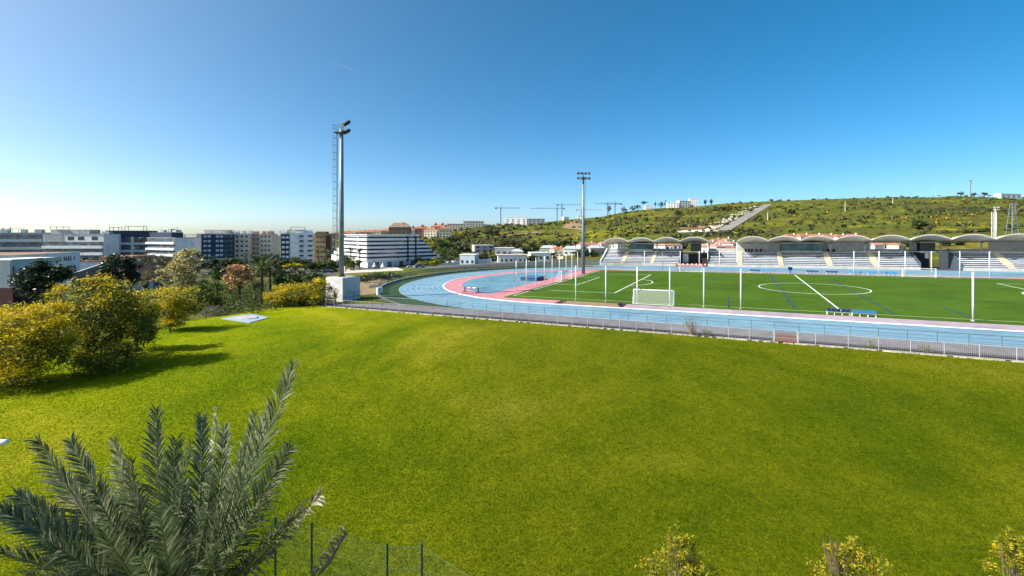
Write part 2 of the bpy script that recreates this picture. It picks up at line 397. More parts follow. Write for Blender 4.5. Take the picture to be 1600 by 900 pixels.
def sheet(name, pts, m, z, kind='structure'):        # flat sheet in pitch axes
    mb = MB(PW); mb.face([(u, v, z) for u, v in pts]); return struct(mb.build(name, m), kind)
def oval(Rr, n=64, e=42.2):
    P = [(e+Rr*math.cos(t), Rr*math.sin(t)) for t in np.linspace(-math.pi/2, math.pi/2, n)]
    return P+[(-e+Rr*math.cos(t), Rr*math.sin(t)) for t in np.linspace(math.pi/2, 3*math.pi/2, n)]
def ring(name, r0, r1, m, z, mb=None, n=64):
    own = mb is None
    mb = mb or MB(PW)
    A, B = oval(r0, n), oval(r1, n); k = len(A)
    ia = [mb.P((u, v, z)) for u, v in A]; ib = [mb.P((u, v, z)) for u, v in B]
    for i in range(k):
        mb.f.append([ia[i], ib[i], ib[(i+1)%k], ia[(i+1)%k]]); mb.m.append(0)
    if own: return struct(mb.build(name, m))
def yline(X, v):                                       # world Y on the line v = const
    return PY0 + (v + (X-PX0)*ST)/CT
lw = [(-47, -12), (110, -12)]
XS = [110, 60, 20, -10, -31.6]
lawn = MB()
outline = [(-47,-12),(60,-12),(60,yline(60,-52.2)),(-31.6,yline(-31.6,-52.2)),(-33,76.6),(-38,75),(-41,70.5),(-43.5,66),(-47,61)]
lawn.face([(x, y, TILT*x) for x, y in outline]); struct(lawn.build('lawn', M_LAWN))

struct(ring('path', 45.6, 51.0, M_PATH, -.02))
ring('verge', 46.2, 50.4, M_VERGE, .012)
ring('running_track', 36.9, 46.4, M_BLUE, .03)
# the verge only lies round the bend: the straight has the path instead
near_path = sheet('path', [(-64,-46.4),(70,-46.4),(70,-51.2),(-78,-51.2),(-76,-49.6)], M_PATH, .028)
far_apron = sheet('path', [(-58,46.6),(75,46.6),(75,55.5),(-58,55.5)], M_BLUE, .022)
gut = MB(PW); gut.box(-76, 70, -52.0, -51.2, -.3, -.05); struct(gut.build('gutter', M_DARKC))
# the dark face below the path edge, and the pale stone edging of the lawn
gf = MB(PW); gf.face([(-78,-50.3,.034),(70,-50.3,.034),(70,-51.2,.034),(-78,-51.2,.034)]); struct(gf.build('gutter', M_DARKC))
lm = MB(PW)
for k in range(9):
    r = 36.95+k*1.165; ring('', r, r+.09, None, .036, lm)
struct(lm.build('lane_markings', M_LANE))
ap = MB(PW); ap.face([(u, v, .028) for u, v in oval(36.9)]); struct(ap.build('apron', M_PINK))
kb = MB(PW); P0 = oval(36.95, 64)
for i in range(len(P0)):
    (a, b), (c, d) = P0[i], P0[(i+1) % len(P0)]
    ra = 36.65/36.95
    def inn(u, v):
        cu = 42.2 if u > 0 else -42.2
        return (cu+(u-cu)*ra, v*ra)
    e, f_ = inn(a, b), inn(c, d)
    kb.face([(a,b,.10),(c,d,.10),(*f_,.10),(*e,.10)]); kb.face([(a,b,.03),(c,d,.03),(c,d,.10),(a,b,.10)])
struct(kb.build('kerb', M_WHITE))
D = [(-56.2, -26)] + [(-42.2-32.6*math.cos(t), 32.6*math.sin(t)) for t in np.linspace(-math.acos(14/32.6), math.acos(14/32.6), 40)] + [(-56.2, 26)]
sheet('infield', D, M_BLUE2, .040)
sheet('runway', [(-28.6,-36.6),(42,-36.6),(42,-32.6),(-28.6,-32.6)], M_LILAC, .040)
sheet('runway', [(-45,32.9),(42,32.9),(42,36.6),(-45,36.6)], M_LILAC, .040)
sheet('football_pitch', [(-51.4,-32.6),(56,-32.6),(56,32.9),(-51.4,32.9)], M_TURF, .044)
sand = sheet('sand_pit', [(-38.6,-35.9),(-29.6,-35.9),(-29.6,-33.0),(-38.6,-33.0)], M_SAND, .062)
# pitch markings
def strip(mb, a, b, w, z):
    (u0, v0), (u1, v1) = a, b; L = math.hypot(u1-u0, v1-v0); nx, ny = -(v1-v0)/L*w/2, (u1-u0)/L*w/2
    mb.face([(u0+nx,v0+ny,z),(u0-nx,v0-ny,z),(u1-nx,v1-ny,z),(u1+nx,v1+ny,z)])
def arc(mb, c, r, t0, t1, w, z, n=64):
    T = np.linspace(t0, t1, n)
    for i in range(n-1):
        a, b = T[i], T[i+1]; ri, ro = r-w/2, r+w/2
        mb.face([(c[0]+ri*math.cos(a),c[1]+ri*math.sin(a),z),(c[0]+ro*math.cos(a),c[1]+ro*math.sin(a),z),(c[0]+ro*math.cos(b),c[1]+ro*math.sin(b),z),(c[0]+ri*math.cos(b),c[1]+ri*math.sin(b),z)])
pm = MB(PW); Lh, Wh = 50.46, 30.0; w = .16; z = .056
strip(pm, (0,-Wh), (0,Wh), .22, z); arc(pm, (0,0), 9.15, 0, 2*math.pi, .2, z)
for s in (-1, 1):
    strip(pm, (s*Lh,-Wh), (s*Lh,Wh), w, z)
    strip(pm, (s*(Lh-16.5),-20.16), (s*(Lh-16.5),20.16), .2, z)
    strip(pm, (s*(Lh-5.5),-9.16), (s*(Lh-5.5),9.16), w, z)
    for q in (-1, 1):
        strip(pm, (s*Lh,q*20.16), (s*(Lh-16.5),q*20.16), w, z); strip(pm, (s*Lh,q*9.16), (s*(Lh-5.5),q*9.16), w, z)
    th = math.acos(5.5/9.15)
    arc(pm, (s*(Lh-11), 0), 9.15, (math.pi if s > 0 else 0)-th, (math.pi if s > 0 else 0)+th, .2, z, 24)
struct(pm.build('pitch_markings', M_LINE))
pt = MB(PW); strip(pt, (-Lh,-Wh), (56,-Wh), .14, z); strip(pt, (-Lh,Wh), (56,Wh), .14, z); struct(pt.build('pitch_markings', M_LINEY))
pb = MB(PW)
def WPp(px, py):                             # a bearing down onto the stadium plane -> pitch axes
    Y = HC/((py-H0)/F + TILT*(px-800)/F); return WP((px-800)/F*Y, Y)
for a, b in (((1203,430),(1244,484)), ((1292,434),(1398,491)), ((1474,481),(1517,496))):
    strip(pb, WPp(*a), WPp(*b), .3, .052)
struct(pb.build('pitch_markings', M_LINEB))

# lawn blades standing out of the turf close to the eye
def blades():
    n = 520000
    py = rng.uniform(476, 910, n); X0 = rng.uniform(-260, 1800, n)
    Y = HC/((py-H0)/F+TILT*(X0-800)/F); X = (X0-800)/F*Y
    ok = (X > -46.5) & (WP(X, Y)[1] < -52.4) & (Y < 76-.55*np.maximum(0, -34-X)*1.2); X, Y = X[ok], Y[ok]; n = len(X)
    Z = TILT*X
    a = rng.uniform(0, 2*math.pi, n); sc_ = np.clip(Y/18, .8, 2.2)
    h = rng.uniform(.015, .045, n)*sc_**.7; wd = rng.uniform(.010, .022, n)*sc_
    lean = rng.uniform(0, .07, n)*sc_; b = rng.uniform(0, 2*math.pi, n)
    p0 = np.stack([X-np.cos(a)*wd, Y-np.sin(a)*wd, Z], -1); p1 = np.stack([X+np.cos(a)*wd, Y+np.sin(a)*wd, Z], -1)
    p2 = np.stack([X+np.cos(b)*lean, Y+np.sin(b)*lean, Z+h], -1)
    V = np.stack([p0, p1, p2], 1).reshape(-1, 3); Fc = np.arange(3*n).reshape(-1, 3)
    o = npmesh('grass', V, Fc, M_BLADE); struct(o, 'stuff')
blades()
# ------------------------------------------------------------------ stadium furniture
def PWr(loc): return MB(PW)
# floodlight masts
def floodlight(mb_root, p, aim, r=.32):      # one lamp: bell housing with a glass front
    aim = Vector(aim).normalized(); p = Vector(p)
    h = MB(); h.tube([p-aim*.35, p-aim*.1, p+aim*.22, p+aim*.3], [r*.35, r*.8, r, r], 10)
    o = h.build('floodlight', M_LAMP, mb_root, True)
    g = MB(); g.tube([p+aim*.301, p+aim*.32], [r*.9, r*.9], 10); g.build('lens', M_LENS, o)
def mast_near():
    X, Y, Z = PW(-78.4, -44.5, 0); Z = g1(X, Y)-.1
    top = HC-(433-H0)/F*Y
    rt = empty('concrete_block', (X, Y, Z), 0, 'large pale concrete block carrying the tall floodlight mast beside the yellow bush', 'concrete block')
    mb = MB(); w = 2.1
    ux, uy = CT, ST
    def c(a, b, z): return (X+a*ux-b*uy, Y+a*uy+b*ux, z)
    mb.hexa([c(-w,-w,Z-1),c(w,-w,Z-1),c(w,w,Z-1),c(-w,w,Z-1),c(-w,-w,top),c(w,-w,top),c(w,w,top),c(-w,w,top)]); mb.build('body', M_BLOCK, rt)
    mb = MB(); mb.hexa([c(-w*.96,-w*.96,top+.004),c(w*.96,-w*.96,top+.004),c(w*.96,w*.96,top+.004),c(-w*.96,w*.96,top+.004),c(-w*.9,-w*.9,top+.12),c(w*.9,-w*.9,top+.12),c(w*.9,w*.9,top+.12),c(-w*.9,w*.9,top+.12)]); mb.build('cap', M_CONC, rt)
    mb = MB()
    for a in (-w, 0, w):                       # service cage at the foot of the block's near face
        mb.tube([c(w+.5, a*.9, Z), c(w+.5, a*.9, Z+1.7)], .04, 5)
    for z in (.1, .9, 1.7): mb.tube([c(w+.5, -w*.9, Z+z), c(w+.5, w*.9, Z+z)], .03, 5)
    mb.build('guard_rail', M_RAIL, rt)
    m = empty('floodlight_mast', (X-.3, Y, top+.12), 0, 'tall grey floodlight mast with a caged ladder on the concrete block', 'floodlight mast')
    x0 = X-.3; ztop = HC-(207-H0)/F*Y; zl = HC-(193-H0)/F*Y
    mb = MB(); mb.tube([(x0,Y,top+.12),(x0,Y,(top+ztop)/2),(x0,Y,ztop+.6)], [.47,.41,.33], 12); mb.build('pole', M_STEEL, m, True)
    mb = MB(); mb.tube([(x0,Y,top+.124),(x0,Y,top+.3)], [.75,.72], 12); mb.build('base_flange', M_STEELD, m)
    ld = MB(); lx = x0-.78
    for s in (-.2, .2): ld.tube([(lx-.05,Y+s,top+2.2),(lx-.05,Y+s,ztop+.4)], .05, 5)
    k = top+2.4
    while k < ztop: ld.tube([(lx-.05,Y-.2,k),(lx-.05,Y+.2,k)], .025, 4); k += .4
    k = top+4
    while k < ztop: ld.tube([(x0,Y,k),(lx-.05,Y,k)], .035, 4); k += 3.2
    ld.build('ladder', M_STEEL, m)
    cg = MB(); k = top+4.2
    while k < ztop:
        cg.tube([(lx-.4+.4*math.cos(t)-.02, Y+.4*math.sin(t), k) for t in np.linspace(R(70), R(290), 8)], .04, 4); k += 1.35
    for t in (R(100), R(140), R(180), R(220), R(260)): cg.tube([(lx-.42+.4*math.cos(t), Y+.4*math.sin(t), top+4.2) , (lx-.42+.4*math.cos(t), Y+.4*math.sin(t), ztop-.4)], .022, 4)
    cg.build('safety_cage', M_STEEL, m)
    pf = MB(); pf.box(x0-1.3, x0+.5, Y-.7, Y+.7, ztop-.1, ztop); pf.build('platform', M_STEELD, m)
    rl = MB()
    for dx, dy in ((-1.3,-.7),(-1.3,.7),(-.4,-.7),(-.4,.7),(.4,-.7),(.4,.7)): rl.tube([(x0+dx,Y+dy,ztop),(x0+dx,Y+dy,ztop+1.35)], .04, 4)
    for z in (.7, 1.35):
        for dy in (-.7, .7): rl.tube([(x0-1.3,Y+dy,ztop+z),(x0+.4,Y+dy,ztop+z)], .04, 4)
        rl.tube([(x0-1.3,Y-.7,ztop+z),(x0-1.3,Y+.7,ztop+z)], .04, 4)
    rl.build('railing', M_STEEL, m)
    ax = Vector((.78, .62, -.22)); perp = Vector((.62, -.78, 0))
    br = MB()
    for z in (ztop+.2, ztop+1.75):
        c0 = Vector((x0+.5, Y+.1, z)); br.tube([c0-perp*1.35, c0+perp*1.35], .07, 5)
    br.tube([(x0,Y,ztop+.6),(x0+.3,Y,ztop+1.2),(x0+.5,Y+.1,ztop+1.75)], .1, 6); br.build('crossbar', M_STEELD, m)
    for z in (ztop+.2, ztop+1.75):
        for q in (-1.2, -.4, .4, 1.2):
            floodlight(m, Vector((x0+.75, Y+.25, z+.05))+perp*q, ax, .36)
mast_near()
def mast_far(X, Y, ztop, label, mt, wid=.36, lad=False):
    Z = g1(X, Y); m = empty('floodlight_mast', (X, Y, Z), 0, label, 'floodlight mast')
    mb = MB(); mb.tube([(X,Y,Z-.3),(X,Y,(Z+ztop)/2),(X,Y,ztop)], [wid*1.4,wid*1.1,wid*.8], 10); mb.build('pole', mt, m, True)
    dirv = Vector((.80, -.6, -.3)) if not lad else Vector((-.8, -.5, -.3)); perp = Vector((.98, .17, 0))
    cb = MB()
    for z in (ztop-.5, ztop+.9): cb.tube([Vector((X,Y-.1,z))-perp*1.9, Vector((X,Y-.1,z))+perp*1.9], .07, 5)
    cb.tube([(X,Y,ztop-.2),(X,Y,ztop+1)], .1, 6); cb.build('crossbar', mt, m)
    for z in (ztop-.5, ztop+.9):
        for q in (-1.6, -.55, .55, 1.6): floodlight(m, Vector((X,Y-.5,z))+perp*q, dirv, .42)
    if lad:
        l = MB()
        for s in (-1.5, -.9): l.tube([(X+s*1.6,Y,Z),(X+s*1.6,Y,ztop-2)], .14, 5)
        k = Z+1
        while k < ztop-2: l.tube([(X-2.4,Y,k),(X-1.44,Y,k)], .08, 4); k += 1.2
        l.build('ladder', mt, m)
    else:
        l = MB(); l.tube([(X-.75,Y,Z+3),(X-.75,Y,ztop-.5)], .03, 4); l.tube([(X+.75,Y,Z+3),(X+.75,Y,ztop-.5)], .03, 4)
        l.build('guy_cable', mt, m)
X, Y, Z = PW(-52.1, 18); Y = 128.4; mast_far(20.1, 128.4, HC-(276-H0)/F*128.4, 'slim grey floodlight mast with two rows of lamps standing on the track bend', M_STEEL)
mast_far(287, 270, HC-(326-H0)/F*270, 'white floodlight mast rising behind the stand roof in front of the green hill', M_WHITEM, .5, True)
# lattice pylon beside it
X, Y = 299, 272; Z = g1(X, Y); zt = HC-(318-H0)/F*Y
py = empty('lattice_pylon', (X, Y, Z), 0, 'thin grey lattice pylon beside the white floodlight mast behind the stand', 'pylon')
mb = MB()
for s in (-1, 1):
    for q in (-1, 1): mb.tube([(X+s*2.6,Y+q*2,Z),(X+s*.6,Y+q*.6,zt)], .16, 4)
k = 0
while k < 1:
    a = 2.6-2*k; b = 2.6-2*min(1, k+.09); za = Z+(zt-Z)*k; zb_ = Z+(zt-Z)*min(1, k+.09)
    mb.tube([(X-a,Y-1.5,za),(X+b,Y-1.5,zb_)], .09, 4); mb.tube([(X+a,Y-1.5,za),(X-b,Y-1.5,zb_)], .09, 4); k += .09
mb.build('lattice', M_STEEL, py)
mb = MB(); mb.tube([(X-1.8,Y,zt-.5),(X+1.8,Y,zt-.5)], .12, 4); mb.build('crossarm', M_STEEL, py)

# net posts round the pitch
def net_post(u, v, h, r, label, group):
    x, y, z = PW(u, v, .04)
    o = empty('net_post', (x, y, z), 0, label, 'net post', group)
    mb = MB(); mb.tube([(x,y,z),(x,y,z+h)], [r, r*.9], 8); mb.build('pole', M_WHITEM, o, True)
    mb = MB(); mb.tube([(x,y,z+.002),(x,y,z+.12)], [r*1.8,r*1.7], 8); mb.build('foot', M_CONC, o)
for k, u in enumerate((-37.8,-32.6,-27.5,-22.5,-17.6,-12.6)):
    net_post(u, -31.5, 5.9, .095, f'{ORD[k]} from the left of six tall white net posts along the near touchline', 'net posts on the near touchline')
net_post(12.7, -31.3, 6.0, .105, 'tall white net post standing alone past the team benches', 'net posts on the near touchline')
for k, u in enumerate((-38,-32.8,-27.9,-22.8,-17.6)):
    net_post(u, 33.4, 5.9, .09, f'{ORD[k]} from the left of five white net posts before the stand\'s first seating block', 'net posts on the far touchline')
for k, u in enumerate((12.9,17.9,22.9,27.7,32.7,37.7)):
    net_post(u, 33.4, 6.0, .10, f'{ORD[k]} from the left of six white net posts before the stand\'s far end', 'net posts on the far touchline')
for k, px in enumerate((806.6,822.4,837.4,850.6,862.8,874,884.5,893.6,902.6)):
    r = (px-800)/F; u = -53.4    # X = r Y with X = PX0+u CT - v ST
    v = (r*(PY0+u*ST)-PX0-u*CT)/(-ST-r*CT)
    net_post(u, v, 6.2, .075, f'{ORD[k]} from the left of nine slim white net posts behind the far-off goal', 'net posts behind the goal')
def cable(name, a, b, label):
    mb = MB(); mb.tube([PW(*a), PW(*b)], .014, 4); tag(mb.build(name, M_WHITEM), label, 'cable')
cable('net_cable', (12.9,33.4,5.9), (50,33.4,5.9), 'thin cable strung along the six net posts before the stand')
cable('net_cable', (-38,33.4,5.8), (-17.6,33.4,5.8), 'thin cable strung along the five net posts before the stand')

# goals
def goal(u, v, along, w, h, depth, label, r=.06):
    """along: unit vector of the goal mouth in pitch axes, back: away from play"""
    x, y, z = PW(u, v, .05); o = empty('football_goal', (x, y, z), 0, label, 'goal')
    ax, ay, bx, by = along
    P = lambda s, d, zz: PW(u+ax*s+bx*d, v+ay*s+by*d, .05+zz)
    for s in (-w/2, w/2):
        m = MB(); m.tube([P(s,0,0), P(s,0,h)], r, 8); m.build('post', M_WHITEM, o)
    m = MB(); m.tube([P(-w/2-r,0,h), P(w/2+r,0,h)], r, 8); m.build('crossbar', M_WHITEM, o)
    m = MB()
    for s in (-w/2, w/2):
        m.tube([P(s,0,h), P(s,depth*.45,h*.96), P(s,depth*.9,h*.4), P(s,depth,.03), P(s,0,.03)], .035, 6)
    m.tube([P(-w/2,depth,.04), P(w/2,depth,.04)], .035, 6); m.build('net_frame', M_WHITEM, o)
    m = MB()
    m.face([P(-w/2,depth*.45,h*.95),P(w/2,depth*.45,h*.95),P(w/2,depth,.05),P(-w/2,depth,.05)])
    m.face([P(-w/2,0,h*.99),P(w/2,0,h*.99),P(w/2,depth*.45,h*.95),P(-w/2,depth*.45,h*.95)])
    for s in (-w/2, w/2): m.face([P(s,0,0.05),P(s,0,h),P(s,depth*.45,h*.95),P(s,depth,.05)])
    m.build('net', M_NET, o)
goal(-25, -31.0, (1,0,0,-1), 6.2, 2.2, 1.0, 'small white goal facing across the pitch on the near touchline', .075)
goal(-25, 31.6, (1,0,0,1), 6.0, 2.0, 1.0, 'small white goal on the far touchline before the dark stand opening')
goal(25, 31.6, (1,0,0,1), 6.0, 2.0, 1.0, 'small white goal on the far touchline past the blue team benches')
goal(-50.6, .1, (0,1,-1,0), 7.32, 2.44, 1.6, 'full-size white goal on the goal line near the pink apron', .075)

# team benches
def bench_mesh(c_, n=5):
    o = empty('team_bench'); m = MB()
    m.box(-1.3, 1.3, -.06, .06, .34, .42); m.build('beam', M_WHITEM, o)
    for x in (-1.25, -.42, .42, 1.25):
        m = MB(); m.box(x-.04, x+.04, -.05, .05, 0, .34); m.box(x-.04, x+.04, -.28, .28, 0, .05); m.build('leg', M_WHITEM, o)
    for k in range(n):
        x = (k-(n-1)/2)*.52
        m = MB(); m.hexa([(x-.22,-.18,.43),(x+.22,-.18,.43),(x+.22,.24,.45),(x-.22,.24,.45),(x-.22,-.18,.5),(x+.22,-.18,.5),(x+.22,.24,.5),(x-.22,.24,.5)])
        m.hexa([(x-.22,-.24,.45),(x+.22,-.24,.45),(x+.22,-.18,.45),(x-.22,-.18,.45),(x-.2,-.34,.86),(x+.2,-.34,.86),(x+.2,-.28,.86),(x-.2,-.28,.86)])
        m.build('seat', c_, o)
    return o
navy = bench_mesh(M_NAVY); lblue = bench_mesh(M_SKYB)
def put(o, u, v, rz, label, first, sc_=None):
    c = o if first else copy_tree(o)
    c.location = PW(u, v, .05); c.rotation_euler = (0, 0, TH+rz); tag(c, label, 'bench', 'team benches by the pitch'); return c
put(navy, -.95, -32.0, 0, 'navy five-seat team bench on the near side, left of a light blue one', True)
put(lblue, 1.75, -32.3, 0, 'light blue five-seat team bench on the near side beside a navy one', True)
for c_, u, lab in ((navy, -8.8, 'navy team bench across the pitch, beside a light blue bench before the stand'), (lblue, -6.0, 'light blue team bench across the pitch, beside a navy bench before the stand'),
    (navy, 4.4, 'navy team bench across the pitch, the nearer of two to the dark blue stand'), (navy, 8.6, 'navy team bench across the pitch, the second right of the halfway line'),
    (lblue, 13.6, 'sparse light blue team bench at the foot of a white net post'), (lblue, 17.2, 'sparse light blue team bench between the first two of six net posts'), (lblue, 20.4, 'sparse light blue team bench farthest along the far touchline')):
    put(c_, u, 34.6, math.pi, lab, False)
# small dark blue post
x, y, z = PW(-.6, 34.4, .05); o = empty('drinks_stand', (x, y, z), 0, 'dark blue stand on a thin leg where the halfway line meets the far side', 'stand')
m = MB(); m.tube([(x,y,z),(x,y,z+.9)], .12, 6); m.build('leg', M_NAVY, o); m = MB(); m.box(x-.4, x+.4, y-.3, y+.3, z+.9, z+1.7); m.build('box', M_NAVY, o)

# high jump mat, barrier, boards
x, y, z = PW(-58.6, -2.0, .05); o = empty('high_jump_mat', (x, y, z), 0, 'dark blue high-jump landing mat on the blue bend inside the track', 'landing mat')
def LB(m, u0, u1, v0, v1, z0, z1):
    m.hexa([PW(a, b, c) for c in (z0, z1) for a, b in ((u0,v0),(u1,v0),(u1,v1),(u0,v1))]); return m
LB(MB(), -61.0, -56.6, -4.6, .6, .05, .75).build('cushion', M_MATB, o); LB(MB(), -61.1, -56.5, -4.7, .7, .754, .92).build('cover', mat('mat_cover', (.05,.12,.24), .7), o)
for v in (-5.4, 1.4):
    x, y, z = PW(-62.2, v, .05); q = empty('high_jump_upright', (x, y, z), 0, 'thin upright for the high-jump bar, at the ' + ('near' if v < 0 else 'far') + ' corner of the blue mat', 'upright')
    m = MB(); m.tube([(x,y,z),(x,y,z+2.6)], .05, 6); m.build('pole', M_STEEL, q); m = MB(); m.box(x-.3, x+.3, y-.25, y+.25, z, z+.06); m.build('foot', M_STEELD, q)
a, b = PW(-62.3, -28.0, .05), PW(-59.2, -28.0, .05)
o = empty('steeplechase_barrier', a, 0, 'low steeplechase barrier with dark feet on the pink apron of the bend', 'barrier')
for p in (a, b):
    m = MB(); m.box(p[0]-.12, p[0]+.12, p[1]-.12, p[1]+.12, p[2], p[2]+.9); m.box(p[0]-.6, p[0]+.6, p[1]-.12, p[1]+.12, p[2], p[2]+.08); m.build('leg', M_MATB, o)
A, B = Vector(a)+Vector((0,0,.82)), Vector(b)+Vector((0,0,.82))
for k in range(5):
    m = MB(); m.tube([A.lerp(B, k/5), A.lerp(B, (k+1)/5)], .1, 4); m.build('beam_section', M_RED if k % 2 == 0 else M_WHITE, o)
for u, lab in ((-39.6, 'black take-off board between the pink apron and the sand pit'), (-29.0, 'black board at the end of the sand pit by the lilac runway')):
    m = MB(PW); m.box(u-.35, u+.05, -36.2, -33.0, .05, .10); m.box(u+.35, u+.7, -36.2, -33.0, .05, .10) if u < -35 else m.box(u-.9, u-.5, -34.6, -33.2, .05, .3)
    o = empty('takeoff_board', PW(u, -34.5, .05), 0, lab, 'board'); m.build('plank', M_BLACK, o)
# thin dark pole on the near touchline
x, y, z = PW(-14.2, -30.4, .05); o = empty('corner_pole', (x, y, z), 0, 'short dark pole standing on the turf beside a tall net post', 'pole'); m = MB(); m.tube([(x,y,z),(x,y,z+1.6)], .05, 6); m.build('pole', M_NAVY, o)
m = MB(); m.tube([(x,y,z+.001),(x,y,z+.06)], .2, 8); m.build('foot', M_BLACK, o)

# ------------------------------------------------------------------ fences
# railing along the near straight
o = empty('guard_railing', PW(-30, -46.3, 0), 0, 'thin dark railing between the blue track and the grey path', 'railing')
us = np.arange(-68, 22, 2.35)
for k, u in enumerate(us):
    m = MB(PW); m.tube([(u,-46.45,.02),(u,-46.45,1.1)], .035, 5); m.build('post', M_RAIL, o)
m = MB(PW); m.tube([(us[0],-46.45,1.1),(us[-1],-46.45,1.1)], .035, 5); m.build('top_rail', M_RAIL, o)
for zz in (.12, .4, .7): m = MB(PW); m.tube([(us[0],-46.45,zz),(us[-1],-46.45,zz)], .012, 4); m.build('wire', M_RAIL, o)
# white fence on the lawn's edge
o = empty('lawn_fence', PW(-30, -52, 0), 0, 'low white wire-mesh fence along the far edge of the lawn', 'fence')
us = list(np.arange(-74.3, -6, 1.95))+list(np.arange(-3.4, 22, 2.35))
us = np.array(us); gate0, gate1 = -9.6, -7.6
us = us[(us < gate0-.5) | (us > gate1+.3)]
us = np.sort(np.concatenate([us, [gate0-.12, gate1+.12]]))
for k, u in enumerate(us):
    m = MB(PW); m.tube([(u,-52.05,-.2),(u,-52.05,1.22)], .032, 6); m.build('post', M_FENCEW, o)
for k in range(len(us)-1):
    a, b = us[k], us[k+1]
    if a >= gate0-.2 and b <= gate1+.2: continue
    m = MB(PW); near = a > -20
    st = .2 if not near else .13
    n = max(2, int((b-a)/st))
    for i in range(1, n):
        u = a+(b-a)*i/n; r = .003 if not near else .006
        m.f.append([m.P((u-r,-52.05,.05)), m.P((u+r,-52.05,.05)), m.P((u+r,-52.05,1.15)), m.P((u-r,-52.05,1.15))]); m.m.append(0)
    for zz in (.06, 1.17): m.box(a, b, -52.07, -52.03, zz, zz+.035)
    m.build('mesh_panel', M_FENCEW, o)
# pale stones along the foot of the fence
m = MB(PW); u = -76.
while u < 24:
    d = random.uniform(.25, .7); m.hexa([(u,-52.5+random.uniform(-.08,.05),-.05),(u+d,-52.5+random.uniform(-.08,.05),-.05),(u+d,-52.22,-.05),(u,-52.22,-.05)]+[(u+.02,-52.46+random.uniform(-.06,.04),random.uniform(.04,.12)),(u+d-.03,-52.46,random.uniform(.04,.12)),(u+d-.02,-52.24,.08),(u+.03,-52.24,.07)]); u += d+random.choice([.01,.01,.05,.4])
struct(m.build('lawn_edging', M_KERB))
# gate
o = empty('fence_gate', PW(-8.6, -52.05, 0), 0, 'white framed gate with reddish brown boards in the low lawn fence', 'gate')
m = MB(PW)
for u in (gate0, gate1): m.tube([(u,-52.05,0),(u,-52.05,1.35)], .05, 6)
m.tube([(gate0,-52.05,1.33),(gate1,-52.05,1.33)], .025, 6); m.build('frame', M_FENCEW, o)
for zz in (.12, .55): m = MB(PW); m.box(gate0+.1, gate1-.1, -52.09, -52.01, zz, zz+.24); m.build('board', M_GATE, o)
# return of the fence at its west end
o = empty('fence_return', PW(-74.5, -52, 0), 0, 'short grey wire fence turning the corner by the big yellow bush', 'fence')
pts = [PW(-74.3, -51.9, 0), PW(-76.2, -50.6, 0), PW(-76.6, -49.0, 0)]
for p in pts[1:]:
    m = MB(); m.tube([(p[0],p[1],p[2]-.2),(p[0],p[1],p[2]+1.25)], .04, 6); m.build('post', M_WHITEM, o)
for a, b in zip(pts, pts[1:]):
    a, b = Vector(a), Vector(b); m = MB(); m.tube([a+Vector((0,0,1.2)), b+Vector((0,0,1.2))], .03, 5)
    for i in range(1, 16): p = a.lerp(b, i/16); m.tube([p, p+Vector((0,0,1.18))], .008, 3)
    m.build('mesh_panel', M_WHITEM, o)
# tall perimeter fence round the bend
def bend(Rr, t): return (-42.2+Rr*math.cos(t), Rr*math.sin(t))
T = np.linspace(R(228), R(90), 44); path_ = [bend(50.6, t) for t in T]+[(u, 50.6) for u in np.arange(-39, -54.9, 10)][:0]
path_ = [p for p in path_]
u = -42.2+3.2
o = empty('perimeter_fence', PW(-92, 0, 0), 0, 'dark wire-mesh fence on a pale kerb curving behind the track bend', 'fence')
for k, (u, v) in enumerate(path_):
    m = MB(PW); m.tube([(u,v,-.2),(u,v,1.75)], .045, 5); m.build('post', M_RAIL, o)
for k in range(len(path_)-1):
    a, b = path_[k], path_[k+1]; m = MB(PW)
    m.face([(*a,.4),(*b,.4),(*b,1.68),(*a,1.68)]); m.build('mesh_panel', M_MESH, o)
m = MB(PW); m.tube([(u,v,1.72) for u, v in path_], .03, 5); m.build('top_rail', M_RAIL, o)
m = MB(PW); q = [bend(50.4, t) for t in T]; q2 = [bend(50.8, t) for t in T]
for k in range(len(q)-1): m.hexa([(*q[k],-.3),(*q[k+1],-.3),(*q2[k+1],-.3),(*q2[k],-.3),(*q[k],.38),(*q[k+1],.38),(*q2[k+1],.38),(*q2[k],.38)])
m.build('kerb_wall', mat('fence_kerb', (.36,.36,.34), .9, (.22,.23,.21), .5), o)
# white stub wall where the railing meets the kerb
o = empty('stub_wall', PW(-76, -37, 0), 0, 'short white wall at the corner where bend fence meets railing', 'wall')
LB(MB(), -77.0, -76.6, -37.4, -36.0, -.3, 1.3).build('body', M_WHITEW, o)

